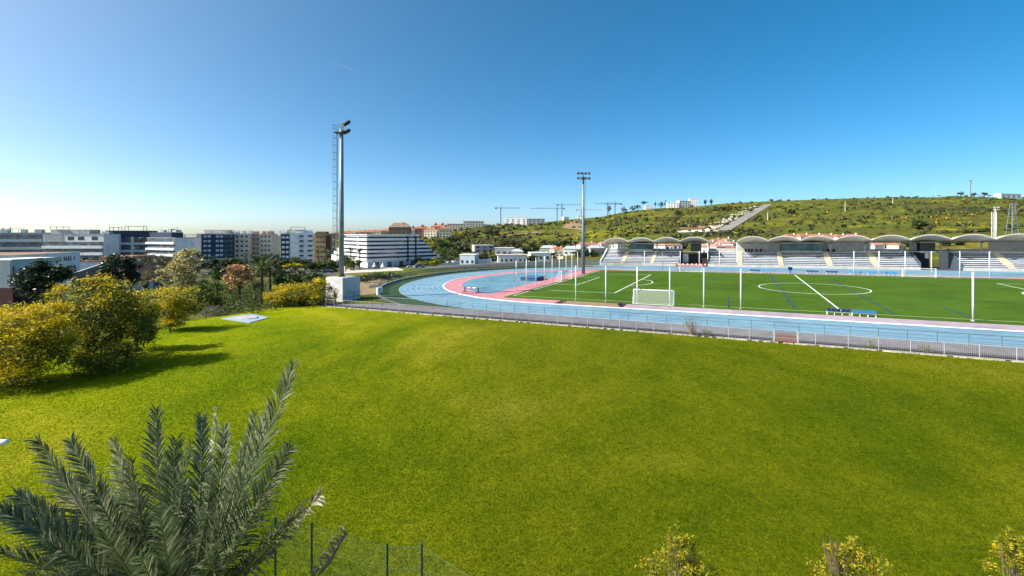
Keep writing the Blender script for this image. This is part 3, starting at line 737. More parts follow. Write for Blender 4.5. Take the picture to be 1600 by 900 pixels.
# ------------------------------------------------------------------ grandstand
gs = empty('grandstand', PW(0, 55, 0), 0, 'long concrete grandstand with white seat rows under a row of vaulted roof shells', 'grandstand')
V0, NR, TR, RI = 55.6, 8, 1.15, .46        # front of the first tread, rows, tread, rise
Z0 = .95
def tier(u0, u1, n=NR):
    m = MB(PW); pr = [(V0, -.1)]
    for k in range(n): pr += [(V0+k*TR, Z0+k*RI), (V0+(k+1)*TR, Z0+k*RI)]
    pr += [(V0+n*TR, -.1)]
    a = [m.P((u0, v, z)) for v, z in pr]; b = [m.P((u1, v, z)) for v, z in pr]; N_ = len(pr)
    for i in range(N_-1): m.f.append([a[i], b[i], b[i+1], a[i+1]]); m.m.append(0)
    m.f.append(a); m.f.append(b[::-1]); m.m += [0, 0]
    m.build('seating_tier', M_TIER, gs)
    for k in range(n):
        v, zz = V0+k*TR+.38, Z0+k*RI
        m = MB(PW); pr = [(v-.2,zz+.12),(v-.2,zz+.25),(v+.2,zz+.25),(v+.26,zz+.28),(v+.3,zz+.28),(v+.26,zz+.18),(v-.1,zz+.18),(v-.1,zz+.12)]
        a = [m.P((u0+.12, p, q)) for p, q in pr]; b = [m.P((u1-.12, p, q)) for p, q in pr]; N_ = len(pr)
        for i in range(N_): m.f.append([a[i], b[i], b[(i+1)%N_], a[(i+1)%N_]]); m.m.append(0)
        m.f.append(a); m.f.append(b[::-1]); m.m += [0, 0]
        m.build('seat_row', M_SEAT, gs)
def stair(u0, u1, n=NR*2):
    m = MB(PW); pr = [(V0-.02, -.1)]
    for k in range(n): pr += [(V0+k*TR/2-.02, Z0+(k+1)*RI/2), (V0+(k+1)*TR/2-.02, Z0+(k+1)*RI/2)]
    pr += [(V0+n*TR/2, -.1)]
    a = [m.P((u0, v, z)) for v, z in pr]; b = [m.P((u1, v, z)) for v, z in pr]; N_ = len(pr)
    for i in range(N_-1): m.f.append([a[i], b[i], b[i+1], a[i+1]]); m.m.append(0)
    m.f.append(a); m.f.append(b[::-1]); m.m += [0, 0]
    m.build('stair', M_STAIR, gs)
def uvat(px, v):                            # pitch u of a bearing at a given v
    r = (px-800)/F; return (r*(PY0+v*CT)-PX0+v*ST)/(CT-r*ST)
VM = 59
sec = [(943,973),(979,1018),(1024,1062),(1107,1152),(1160,1215),(1223,1289),(1299,1360),(1371,1431),(1496,1564),(1577,1660)]
for a, b in sec: tier(uvat(a, VM), uvat(b, VM))
for a, b in ((973,979),(1018,1024),(1152,1160),(1215,1223),(1289,1299),(1360,1371),(1564,1577)): stair(uvat(a, VM), uvat(b, VM))
blocks = [(uvat(943,VM), uvat(1062,VM)), (uvat(1107,VM), uvat(1431,VM)), (uvat(1496,VM), uvat(1660,VM))]
VB = V0+NR*TR; ZB = Z0+NR*RI
for a, b in blocks:
    m = MB(PW); m.box(a, b, V0-.5, V0-.02, -.1, .85); m.build('front_wall', M_CONC, gs)
    m = MB(PW)
    for u in np.arange(a+.1, b, 1.6): m.tube([(u,V0-.42,.85),(u,V0-.42,1.75)], .03, 4)
    for zz in (1.3, 1.75): m.tube([(a,V0-.42,zz),(b,V0-.42,zz)], .03, 4)
    m.build('front_railing', M_STEEL, gs)
    m = MB(PW); m.box(a, b, VB+.003, VB+2.4, -.1, ZB-.35); m.build('rear_walkway', M_TIER, gs)
    m = MB(PW); m.box(a, b, VB+2.2, VB+2.4, ZB-.35, ZB+.75); m.build('rear_parapet', M_GREYW, gs)
# end parapet
a = blocks[0][0]
m = MB(PW); m.hexa([(a-.35,V0-.5,-.1),(a-.02,V0-.5,-.1),(a-.02,VB,-.1),(a-.35,VB,-.1),(a-.35,V0-.5,1.3),(a-.02,V0-.5,1.3),(a-.02,VB,ZB+1.0),(a-.35,VB,ZB+1.0)]); m.build('end_parapet', M_WHITEW, gs)
# openings between the blocks: floor, dark rear, white sign panel
for (a, b), deep in (((blocks[0][1], blocks[1][0]), 64), ((blocks[1][1], blocks[2][0]), 66)):
    m = MB(PW); m.box(a+.01, b-.01, V0+2.5, deep+4, -.1, .02); m.build('tunnel_floor', M_ASPH, gs)
    for u in (a+.02, b-.24): m = MB(PW); m.hexa([(u,V0,-.1),(u+.22,V0,-.1),(u+.22,VB,-.1),(u,VB,-.1),(u,V0,Z0+.9),(u+.22,V0,Z0+.9),(u+.22,VB,ZB+.9),(u,VB,ZB+.9)]); m.build('side_wall', M_TIER, gs)
a, b = blocks[0][1], blocks[1][0]
m = MB(PW); m.box(a+.25, b-.25, 63.2, 63.5, 0, ZB-.4); m.build('tunnel_wall', M_BROWNW, gs)
m = MB(PW); m.box(a+.6, a+2.4, 62.9, 63.19, .8, ZB-.9); m.build('sign_panel', M_WHITEW, gs)
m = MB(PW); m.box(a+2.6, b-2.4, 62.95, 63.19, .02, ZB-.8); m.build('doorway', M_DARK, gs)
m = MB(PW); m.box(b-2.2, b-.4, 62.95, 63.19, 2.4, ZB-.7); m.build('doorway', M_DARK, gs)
a, b = blocks[1][1], blocks[2][0]
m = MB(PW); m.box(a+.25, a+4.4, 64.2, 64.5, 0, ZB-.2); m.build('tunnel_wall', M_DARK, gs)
m = MB(PW); m.box(a+6.6, b-.25, 64.2, 64.5, 0, ZB-.2); m.build('tunnel_wall', M_GREYW, gs)
m = MB(PW); m.box(a+3.4, a+4.2, 63.9, 64.19, 2.8, 4.4); m.build('sign_panel', M_WHITEW, gs)
m = MB(PW); m.box(a+.2, b-.2, 64.2, 66, ZB-.2, ZB+.25); m.build('lintel', M_TIER, gs)
# roof shells
ub = [-56.4+8.64*k for k in range(16)]
def shell(u0, u1):
    m = MB(PW); n = 12; top = []; bot = []
    vf, vk = 56.4, 67.6
    rows = [(vf, 8.3, 1.3), (59, 8.1, 1.15), (62, 7.85, .85), (65, 7.5, .45), (vk, 7.2, .06)]
    for off in (.16, 0):
        grid = []
        for v, zv, ri in rows:
            grid.append([m.P((u0+(u1-u0)*i/n, v, zv+ri*(1-abs(2*i/n-1)**2.2)+off)) for i in range(n+1)])
        (top if off else bot).extend(grid)
    for g_, fl in ((top, 0), (bot, 1)):
        for r in range(len(rows)-1):
            for i in range(n):
                q = [g_[r][i], g_[r][i+1], g_[r+1][i+1], g_[r+1][i]]; m.f.append(q[::-1] if fl else q); m.m.append(0)
    for i in range(n):
        m.f.append([bot[0][i], bot[0][i+1], top[0][i+1], top[0][i]]); m.m.append(1)
        m.f.append([bot[-1][i], top[-1][i], top[-1][i+1], bot[-1][i+1]]); m.m.append(0)
    for r in range(len(rows)-1):
        m.f.append([bot[r][0], top[r][0], top[r+1][0], bot[r+1][0]]); m.f.append([bot[r][n], bot[r+1][n], top[r+1][n], top[r][n]]); m.m += [0, 0]
    m.build('roof_vault', [M_ROOF, M_ROOFE], gs, True)
    m = MB(PW)
    for i in range(n):
        a0, a1 = i/n, (i+1)/n
        z0, z1 = [8.3+1.3*(1-abs(2*t-1)**2.2) for t in (a0, a1)]
        x0, x1 = u0+(u1-u0)*a0, u0+(u1-u0)*a1
        m.hexa([(x0,vf-.14,z0-.08),(x1,vf-.14,z1-.08),(x1,vf-.02,z1-.08),(x0,vf-.02,z0-.08),(x0,vf-.14,z0+.17),(x1,vf-.14,z1+.17),(x1,vf-.02,z1+.17),(x0,vf-.02,z0+.17)])
    m.build('roof_fascia', M_ROOFE, gs)
gapi = 4
for k in range(15):
    if k != gapi: shell(ub[k]+.04, ub[k+1]-.04)
for k in range(16):
    u = ub[k]
    m = MB(PW); m.tube([(u,64.4,ZB-1.2),(u,64.2,7.6)], .2, 8); m.build('roof_column', M_GREYW if k not in (5,) else M_WHITE, gs)
    m = MB(PW); m.tube([(u,64.2,7.3),(u,60,7.75),(u,56.6,8.0)], [.2,.16,.1], 6); m.build('roof_beam', M_STEEL, gs)
for k in (4, 5): m = MB(PW); m.tube([(ub[k],57,.9),(ub[k],56.9,8)], .13, 8); m.build('front_column', M_WHITEM, gs)
def bwall(u0, u1, z0, z1, mt, v=66.4, d=.25, nm='back_wall'):
    m = MB(PW); m.box(u0, u1, v, v+d, z0, z1); return m.build(nm, mt, gs)
def pbox(u0, u1, z0, z1, v0=63.6, v1=66.3, mt=M_CONC, gl=M_GLASST, roof=True):
    m = MB(PW); m.box(u0, u1, v0, v1, ZB-.3, z0); b = m.build('press_box', mt, gs)
    m = MB(PW); m.box(u0-.15, u1+.15, v0-.2, v1, z1, z1+.3); m.build('box_roof', M_CONC, b)
    n = max(2, int((u1-u0)/1.3)); 
    for i in range(n):
        a_ = u0+(u1-u0)*i/n
        m = MB(PW); m.box(a_+.04, u0+(u1-u0)*(i+1)/n-.04, v0+.05, v0+.15, z0+.003, z1-.003); m.build('pane', gl, b)
    m = MB(PW); m.box(u0, u1, v0+.5, v1, z0+.004, z1-.004); m.build('interior', M_DARK, b)
pbox(uvat(984,64), uvat(1020,64), 5.3, 7.3)
pbox(uvat(1079,64), uvat(1095,64), 4.6, 7.4, gl=M_GLASS)
bwall(uvat(1153,66), uvat(1219,66), ZB-.3, 7.5, M_CONC)
pbox(uvat(1220,64), uvat(1285,64), 4.9, 7.2)
bwall(uvat(1285,66), uvat(1359,66), ZB-.3, 7.5, M_CONC)
bwall(uvat(1359,66), uvat(1361,66), ZB-.3, 7.5, M_WHITE, 66.2, .6)
bwall(uvat(1361,66), uvat(1420,66), ZB-.3, 5.3, M_GREYW)
pbox(uvat(1437,64), uvat(1461,64), 4.9, 7.3, gl=M_GLASS)
bwall(uvat(1422,66), uvat(1436,66), ZB-.3, 7.5, M_GREYW)
bwall(uvat(1461,66), uvat(1546,66), ZB-.3, 5.2, M_GREYW)
bwall(uvat(1546,66), uvat(1680,66), ZB-.3, 7.5, M_CONC)
bwall(uvat(1107,66), uvat(1150,66), ZB-.3, 5.6, M_CONC)
# row of dark seats on the upper walkway
for k, px in enumerate((1165,1170,1175,1182,1189,1197,1294,1297,1303)):
    u = uvat(px, VB+1); m = MB(PW); m.box(u-.28, u+.28, VB+.9, VB+1.4, ZB-.35, ZB+.15); m.box(u-.28, u+.28, VB+1.4, VB+1.5, ZB-.35, ZB+.75); m.build('loose_chair', M_BLACK, gs)
# barrier of red and white barrels before the first opening
a, b = uvat(1056, 54.6), uvat(1104, 54.6); n = 14
for k in range(n):
    x, y, z = PW(a+(b-a)*(k+.5)/n, 54.3, .03)
    o = empty('crowd_barrier', (x, y, z), 0, f'{ORD[k]} from the left of the small red and white barriers before the dark opening', 'barrier', 'red and white barriers before the stand')
    m = MB(); m.hexa([(x-.45,y-.2,z),(x+.45,y-.2,z),(x+.45,y+.2,z),(x-.45,y+.2,z),(x-.3,y-.1,z+.5),(x+.3,y-.1,z+.5),(x+.3,y+.1,z+.5),(x-.3,y+.1,z+.5)]); m.build('base', M_RED, o)
    m = MB(); m.tube([(x,y,z+.502),(x,y,z+.95)], [.24,.16], 6); m.build('top', M_WHITE if k % 2 else M_RED, o)
# ------------------------------------------------------------------ vegetation
def leaves(C, rad, n, size, mats, asp=.45, flower=None, up=.25, clumps=60, spread=.28, droop=0):
    """quads clustered round clump centres in ellipsoids. C: (k,3) centres, rad: (k,3)"""
    C = np.asarray(C, float); rad = np.asarray(rad, float); k = len(C)
    vol = rad.prod(1)**.67; pk = vol/vol.sum()
    ci = rng.choice(k, clumps, p=pk)
    d = rng.normal(size=(clumps, 3)); d[:, 2] += .25; d /= np.linalg.norm(d, axis=1, keepdims=True)
    rr = rng.uniform(.25, 1, clumps)**.45*rng.uniform(.76, 1.26, clumps)
    cc = C[ci]+d*rad[ci]*rr[:, None]
    wt = rng.uniform(.4, 1.6, clumps); li = rng.choice(clumps, n, p=wt/wt.sum())
    sp = rng.normal(size=(n, 3))*spread*rad[ci[li]]*np.array([1, 1, .75])
    p = cc[li]+sp; p[:, 2] -= droop*np.abs(sp[:, 0])*.5
    a = rng.normal(size=(n, 3)); a[:, 2] *= .6; a[:, 2] -= droop*.8; a /= np.linalg.norm(a, axis=1, keepdims=True)
    nn = rng.normal(size=(n, 3)); nn[:, 2] = np.abs(nn[:, 2])+up
    b = np.cross(nn, a); b /= np.linalg.norm(b, axis=1, keepdims=True)
    s = size*rng.uniform(.6, 1.5, n)[:, None]
    a *= s; b *= s*asp
    V = np.stack([p-a, p-b*.9+a*.1, p+a, p+b*.9+a*.1], 1).reshape(-1, 3); Fc = np.arange(4*n).reshape(-1, 4)
    u = rng.uniform(size=n); cum = np.cumsum([w for _, w in mats]); mi = np.searchsorted(cum/cum[-1], u).clip(0, len(mats)-1)
    if flower is not None:                   # blossom sits on the outer, upper and sunward twigs
        out = rr[li]+d[li, 2]*.35-d[li, 0]*.25*flower[2]+rng.normal(size=n)*.22
        clf = rng.uniform(size=clumps)[li]
        m2 = (out > flower[1]) & (clf < flower[3] if len(flower) > 3 else True)
        mi = np.where(m2, len(mats), mi)
    return V, Fc, mi
def tree(name, label, cat, bpx, Y, blobs, n, size, mats, trunk=.15, bark=None, flower=None, asp=.45, clumps=60, spread=.28, up=.25, group=None, droop=0, gap=0, stems=1, part='crown', base_dz=0):
    X = (bpx-800)/F*Y; Z = g1(X, Y)+base_dz
    o = empty(name, (X, Y, Z), 0, label, cat, group)
    C, Rd = [], []
    for bl in blobs:
        px, py, rx, ry = bl[:4]; dy = bl[4] if len(bl) > 4 else 0
        C.append(at(px, py, Y+dy)); r = rx*Y/F; Rd.append((r, r*.9, ry*Y/F))
    V, Fc, mi = leaves(C, Rd, n, size, mats, asp, flower, up, clumps, spread, droop)
    V[:, 2] = np.maximum(V[:, 2], gz(V[:, 0], V[:, 1])+.01)
    ml = [LEAF[m] for m, _ in mats]+([LEAF[flower[0]]] if flower else [])
    npmesh(part, V, Fc, ml, o, mi)
    m = MB()
    top = max(c[2] for c in C); low = min(c[2]-r[2]*.5 for c, r in zip(C, Rd))
    for s in range(stems):
        ox = random.uniform(-.4, .4)*(s > 0)*trunk*8; fork = Vector((X+ox*1.6, Y+random.uniform(-.2, .2), max(Z+.4, Z+(low-Z)*.75)))
        m.tube([(X+ox, Y, Z-.25), (X+ox*1.2+trunk*.2, Y, Z+(fork.z-Z)*.5), fork], [trunk*1.25, trunk, trunk*.85], 7)
        for c, r in list(zip(C, Rd))[s::stems]:
            for q in range(3):
                e = Vector(c)+Vector((random.uniform(-.6,.6)*r[0], random.uniform(-.6,.6)*r[1], random.uniform(.0,.6)*r[2]))
                md = fork.lerp(e, .5)+Vector((0,0,.12*(e-fork).length))
                m.tube([fork, md, e], [trunk*.55, trunk*.35, trunk*.1], 5)
    m.build('trunk' if cat == 'tree' else 'stem', bark or M_BARK, o)
    return o
# --- the yellow-flowering acacias at the lawn's west edge
tree('acacia_tree', 'broad acacia with green and yellow crown, its dark trunk rising from the lawn edge', 'tree', 137, 41.5,
     [(152,478,52,38,0),(120,500,40,34,1.5),(185,490,40,36,0),(160,452,38,18,1),(200,520,34,30,.5),(150,535,40,28,0),(105,468,26,22,2),(150,448,30,14,.5)], 26000, .125,
     [('acacia', .75), ('green', .25)], .2, M_BARK, ('gold', .99, .6, .7), .34, 240, .2)
tree('acacia_tree', 'yellow drooping acacia at the picture\'s edge, covered in blossom down to the grass', 'tree', 22, 36.5,
     [(20,500,55,26,0),(70,520,42,34,0),(30,548,60,34,-.5),(15,585,50,24,-1),(75,490,30,20,1),(-30,540,40,50,0),(100,545,22,26,.3)], 26000, .13,
     [('acacia', .9), ('green', .1)], .2, M_BARK, ('gold', .62, .5, .88), .3, 240, .19, droop=.5)
tree('acacia_shrub', 'low dark shrub flecked with yellow under the broad acacia', 'shrub', 178, 39.5,
     [(165,560,34,20,0),(195,552,24,20,.5),(140,570,28,16,.4)], 8000, .11, [('acacia', .8), ('olive', .2)], .08, M_BARK, ('gold', 1.15, .5, .5), .3, 70, .22, stems=3)
tree('acacia_tree', 'golden acacia crown leaning out between the broad acacia and the round one', 'tree', 213, 47,
     [(212,478,26,22,0),(226,495,20,24,0),(205,512,24,22,.5),(228,520,14,16,0),(235,500,14,26,0)], 11000, .13, [('acacia', .85), ('lime', .15)], .12, M_BARK, ('gold', .66, .5, .85), .3, 90, .22)
tree('acacia_tree', 'compact round acacia with golden top and shaded green foot on the lawn edge', 'tree', 266, 57,
     [(270,470,29,22,0),(260,490,24,20,0),(285,488,20,22,0),(270,505,20,10,.2)], 10000, .14, [('acacia', .8), ('green', .2)], .12, M_BARK, ('gold', .84, .6, .8), .32, 90, .22)
tree('acacia_shrub', 'wide golden acacia shrub beside the concrete block of the mast', 'shrub', 470, 77,
     [(470,455,30,16,0),(440,462,22,14,-.5),(500,452,20,16,1),(488,467,28,12,0),(425,474,12,8,-1),(455,472,24,9,0)], 13000, .16, [('acacia', .8), ('dark', .2)], .14, M_BARK, ('gold', .78, .5, .85), .35, 130, .2, stems=3)
# --- trees of the garden strip behind
tree('broadleaf_tree', 'dark glossy evergreen before the long white building\'s windows', 'tree', 62, 68, [(62,432,26,20,0),(48,448,20,17,0),(84,428,20,18,0),(60,455,22,12,0)], 9000, .2, [('dark', 1)], .2, M_BARK, None, .55, 70, .2)
tree('broadleaf_tree', 'dark rounded tree with pale leaf glints, taller of two beside the grey ramp', 'tree', 176, 92, [(176,418,15,17,0),(172,436,15,14,0),(184,442,13,14,0)], 5600, .2, [('dark', .9), ('greyg', .1)], .16, M_BARK, None, .55, 60, .2)
tree('broadleaf_tree', 'dark rounded tree, the shorter of two, next to the bare brown tree', 'tree', 205, 95, [(203,416,12,15,0),(208,433,12,14,0)], 4400, .2, [('dark', .9), ('greyg', .1)], .14, M_BARK, None, .55, 45, .2)
tree('bare_tree', 'leafless brown tree with a wide twiggy crown near the white street wall', 'tree', 240, 108, [(238,412,24,15,0),(225,425,18,12,0),(252,420,16,14,0)], 3600, .33, [('bare', 1)], .18, M_BARKP, None, .1, 60, .26)
tree('bare_tree', 'small pale leafless tree below the brown one', 'tree', 222, 100, [(220,436,14,9,0),(232,432,9,8,0)], 1100, .28, [('bare', .6), ('weed', .4)], .1, M_BARKP, None, .12, 30, .26)
tree('cypress', 'short dark cypress against the white street wall', 'tree', 229, 104, [(229,450,4,8,0),(229,441,3,6,0),(229,458,4,7,0)], 900, .16, [('dark', 1)], .1, M_BARK, None, .5, 26, .2)
tree('cypress', 'taller dark cypress beside the cream-blossomed tree', 'tree', 247, 102, [(247,444,5,12,0),(247,431,3,8,0),(248,455,5,8,0)], 1100, .16, [('dark', 1)], .1, M_BARK, None, .5, 28, .2)
tree('blossom_tree', 'large pale cream-yellow blossoming tree before the white stepped apartments', 'tree', 294, 86,
     [(292,412,26,20,0),(268,430,20,13,0),(310,432,17,14,0),(300,398,15,10,0),(282,442,22,9,0)], 7000, .2, [('cream', .8), ('olive', .25)], .2, M_BARKP, None, .5, 85, .16)
tree('broadleaf_tree', 'bushy green shrub tree between the cream tree and the garden fence', 'tree', 316, 74, [(318,462,17,15,0),(305,478,14,12,0),(330,476,14,11,0)], 6000, .17, [('green', .7), ('acacia', .3)], .12, M_BARK, ('gold', 1.35, .5, .5), .4, 60, .2)
tree('broadleaf_tree', 'grey-green wispy shrub behind the painted slab', 'tree', 333, 69, [(334,486,14,9,0),(322,492,10,6,0),(345,488,8,6,0)], 1500, .14, [('greyg', .6), ('weed', .4)], .05, M_TWIG, None, .2, 36, .26, stems=3)
tree('conifer', 'slim bright green conifer beside the orange-blossomed tree', 'tree', 340, 82, [(339,436,8,10,0),(340,450,11,8,0),(337,424,4,6,0)], 1600, .16, [('lime', .7), ('green', .3)], .1, M_BARK, None, .35, 40, .2)
tree('blossom_tree', 'orange and rose blossoming tree with a straight dark trunk', 'tree', 374, 77,
     [(368,420,16,8,0),(382,424,12,9,0),(362,438,14,9,0),(384,440,14,8,0)], 3600, .19, [('orange', .55), ('rose', .45)], .2, M_BARK, None, .4, 48, .18)
tree('bare_tree', 'rose-brown twiggy tree beside the orange blossoms and palms', 'tree', 398, 79, [(394,434,11,12,0),(402,446,8,9,0)], 900, .26, [('rose', .6), ('bare', .4)], .16, M_BARKP, None, .12, 30, .26)
tree('broadleaf_tree', 'leafy dark green tree rising behind the palms', 'tree', 432, 96, [(430,425,12,14,0),(437,440,12,10,0),(425,412,8,7,0)], 1900, .2, [('green', .7), ('dark', .3)], .14, M_BARK, None, .5, 40, .2)
tree('broadleaf_tree', 'green rounded bush tree above the wide golden shrub', 'tree', 470, 98, [(460,437,16,9,0),(480,434,16,9,0)], 2400, .2, [('green', .6), ('olive', .4)], .14, M_BARK, None, .5, 46, .2)
tree('broadleaf_tree', 'dark green bush tree close to the mast\'s concrete block', 'tree', 494, 92, [(494,438,13,10,0),(505,446,10,8,0)], 1600, .2, [('dark', .5), ('green', .5)], .12, M_BARK, None, .5, 36, .2)
tree('broadleaf_tree', 'yellow-tinted bush tree at the white apartment block\'s foot', 'tree', 455, 200, [(458,416,13,5,0),(448,419,8,4,0)], 900, .4, [('lime', .5), ('acacia', .5)], .2, M_BARK, ('gold', 1.0, .5, .6), .5, 26, .2)
for i, (px, py, rx, ry, Y, lab) in enumerate(((560,438,22,8,118,'olive bush, nearest the mast block, in the hedge before the plaza'),(588,436,18,9,122,'dark green bush in the middle of the hedge before the plaza'),(612,434,16,7,128,'low bush at the hedge\'s far end by the track fence'),(572,447,20,6,112,'low dark bush on the bank below the plaza hedge'))):
    tree('hedge_bush', lab, 'bush', px, Y, [(px,py,rx,ry,0),(px-rx*.5,py+2,rx*.6,ry*.8,0),(px+rx*.5,py+2,rx*.6,ry*.8,0)], 2400, .22, [('dark', .45), ('green', .35), ('olive', .2)], .1, M_BARK, None, .5, 46, .22, stems=2)
tree('broadleaf_tree', 'yellow-green round tree beside the plaza\'s corner', 'tree', 672, 250, [(672,415,14,9,0),(680,409,9,6,0)], 1100, .5, [('acacia', .7), ('lime', .3)], .25, M_BARK, ('gold', 1.15, .5, .5), .5, 30, .2)
tree('broadleaf_tree', 'olive green tree spreading right of the banded white building', 'tree', 702, 300, [(702,398,20,9,0),(688,404,12,6,0),(718,402,12,7,0)], 1700, .6, [('olive', .5), ('green', .5)], .3, M_BARK, None, .5, 36, .2)
# undergrowth of the garden strip: nobody would count it
def under():
    P = []
    for _ in range(1300):
        Y = random.uniform(66, 110); px = random.uniform(285, 520)
        if Y < 66+max(0, (420-px))*.05: continue
        X = (px-800)/F*Y
        u, v = WP(X, Y)
        if X > -47 and Y < 66: continue
        if u > -79 and v < -44: continue
        if math.hypot(u+42.2, v) < 53: continue
        P.append((X, Y, g1(X, Y), random.uniform(.4, 1.6)))
    C = np.array([(x, y, z+r*.4) for x, y, z, r in P]); Rd = np.array([(r*1.3, r*1.3, r*.8) for *_, r in P])
    V, Fc, mi = leaves(C, Rd, 26000, .17, [('green', .35), ('lime', .2), ('olive', .25), ('acacia', .2)], .4, None, .3, 2600, .35)
    V[:, 2] = np.maximum(V[:, 2], gz(V[:, 0], V[:, 1])+.01)
    struct(npmesh('undergrowth', V, Fc, [LEAF[k] for k in ('green', 'lime', 'olive', 'acacia')], None, mi), 'stuff')
under()
# palms (distant): trunk and a head of fronds
def frond_mesh(m, base, tip, sag, width, n=16, dens=1, hang=.3):
    """rachis from base to tip with leaflets either side; m collects tris/quads"""
    b, t = Vector(base), Vector(tip); L = (t-b).length
    side = (t-b).cross(Vector((0,0,1)));
    side = side.normalized() if side.length > 1e-4 else Vector((1,0,0))
    pts = []
    for i in range(n+1):
        s = i/n; p = b.lerp(t, s)+Vector((0,0,sag*4*s*(1-s))); pts.append(p)
    m.tube(pts, [width*.05*(1-.8*i/n)+.006 for i in range(n+1)], 4)
    for i in range(2, n+1):
        s = i/n; p = pts[i]; d = (pts[i]-pts[i-1]).normalized(); w = width*min(1, 3.2*s)*(1.15-s*.72)
        for q in (-1, 1):
            e = p+side*q*w*.8+d*w*.75-Vector((0,0,w*hang)); k = d*(L/n*.6)
            m.face([p-k, p+k, e])
def far_palm(label, px, Y, ytop, nf, fl, tr=.2, dry=False):
    X = (px-800)/F*Y; Z = g1(X, Y); zt = HC-(ytop-H0)/F*Y-fl*.45
    o = empty('palm_tree', (X, Y, Z), 0, label, 'palm')
    m = MB(); m.tube([(X,Y,Z-.2),(X+.1,Y,(Z+zt)/2),(X,Y,zt)], [tr*1.3,tr,tr*.95], 8); m.build('trunk', M_BARK, o)
    for k in range(nf):
        a = 2*math.pi*k/nf*2.4+random.uniform(-.3,.3); el = random.uniform(-.55, 1.15); r = fl*random.uniform(.8, 1.1)
        m = MB(); frond_mesh(m, (X,Y,zt), (X+r*math.cos(a)*math.cos(el), Y+r*math.sin(a)*math.cos(el), zt+r*math.sin(el)), fl*.14, fl*.36, 14)
        m.build('frond', LEAF['green'] if not dry else LEAF['olive'], o)
far_palm('slender palm with dark trunk, taller of two beside the orange-blossomed tree', 409, 78, 408, 16, 2.0)
far_palm('palm with a paler trunk just right of the taller slender palm', 421, 82, 410, 14, 2.0, .22, True)
for i, (px, Y, yt, lab) in enumerate(((548,300,389,'bushy palm by the banded building\'s left corner'),(562,310,391,'second palm, right of the bushy one, at the banded building\'s corner'),(497,300,390,'dark palm before the ochre apartment block'),(511,305,392,'dark palm closest to the mast, before the ochre apartments'),(384,290,396,'dark palm at the foot of the peach-balconied apartments'),(396,288,400,'smaller dark palm at the foot of the peach-balconied apartments'))):
    far_palm(lab, px, Y, yt, 13, 3.6, .35)
# yucca by the block
X, Y, _ = at(524, 460, 80); Z = g1(X, Y); o = empty('yucca_plant', (X, Y, Z), 0, 'grey spiky yucca leaning against the mast\'s concrete block', 'plant')
m = MB(); m.tube([(X,Y,Z-.1),(X,Y,Z+.9)], .12, 6); m.build('stem', M_BARK, o)
m = MB()
for k in range(70):
    a = random.uniform(0, 6.28); el = random.uniform(-.5, 1.4); r = random.uniform(1.2, 2.1); b = Vector((X,Y,Z+1.0)); e = b+Vector((r*math.cos(a)*math.cos(el), r*math.sin(a)*math.cos(el), r*math.sin(el))); k_ = Vector((-math.sin(a), math.cos(a), 0))*.06
    m.face([b-k_, b+k_, e])
m.build('foliage', LEAF['greyg'], o)
# dry weeds along the lawn fence
def weed(label, px, py, w, h, n, dry):
    Yb = HC/((py-H0)/F + TILT*(px-800)/F); X = (px-800)/F*Yb; Z = TILT*X
    o = empty('dry_weed_bush', (X, Yb, Z), 0, label, 'weed')
    m = MB()
    for k in range(n):
        a = random.uniform(0, 6.28); r = random.uniform(.15, .5)*w; hh = h*random.uniform(.5, 1)
        p = [(X,Yb,Z),(X+r*.4*math.cos(a),Yb+r*.4*math.sin(a),Z+hh*.5),(X+r*math.cos(a),Yb+r*math.sin(a),Z+hh)]; m.tube(p, [.018,.012,.005], 4)
    m.build('stem', M_TWIG, o)
    V, Fc, mi = leaves([(X,Yb,Z+h*.35),(X,Yb,Z+h*.7)], [(w*.5,w*.4,h*.3),(w*.35,w*.3,h*.25)], n*22, .055, dry, .35, None, .2, 26, .3)
    npmesh('foliage', V, Fc, [LEAF[a] for a, _ in dry], o, mi)
weed('large dry see-through weed bush growing through the lawn fence', 1083, 525, 2.2, 2.5, 34, [('weed', .7), ('greyg', .3)])
weed('small green-yellow weed at the lawn fence, nearer the picture\'s edge', 1445, 552, 1.3, .9, 16, [('lime', .5), ('weed', .5)])
weed('small weed tuft in the lawn fence past the gate', 1362, 546, .8, .9, 12, [('lime', .4), ('weed', .6)])
weed('low weed tuft beside the large dry weed bush', 1105, 527, 1.2, .9, 14, [('greyg', .6), ('green', .4)])

# --- foreground shrubs
def fshrub(label, px, Y, blobs, n, nt_):
    X = (px-800)/F*Y; Z = TILT*X; o = empty('flowering_shrub', (X, Y, Z), 0, label, 'shrub')
    m = MB(); C, Rd = [], []
    for px_, py_, rx, ry in blobs:
        c = Vector(at(px_, py_, Y)); C.append(tuple(c)); Rd.append((rx*Y/F, rx*Y/F*.8, ry*Y/F))
    for k in range(nt_):
        c = Vector(random.choice(C)); r = Rd[C.index(tuple(c))]
        e = c+Vector((random.uniform(-1,1)*r[0], random.uniform(-1,1)*r[1], random.uniform(-.2,.75)*r[2]))
        b = Vector((X+random.uniform(-.12,.12), Y+random.uniform(-.1,.1), Z)); md = b.lerp(e, .55)+Vector((random.uniform(-.1,.1), 0, .1)); m.tube([b, md, e], [.02,.012,.004], 5)
    m.build('stem', M_TWIG, o)
    V, Fc, mi = leaves(C, Rd, int(n*1.7), .045, [('shrub', 1)], .38, None, .3, 70, .16)
    npmesh('foliage', V, Fc, LEAF['shrub'], o)
fshrub('yellow-green shrub with one tall shoot, nearest the green wire fence', 1058, 12.5, [(1058,850,20,24),(1050,885,42,24),(1090,900,34,28),(1075,858,14,16),(1020,905,24,22)], 2100, 46)
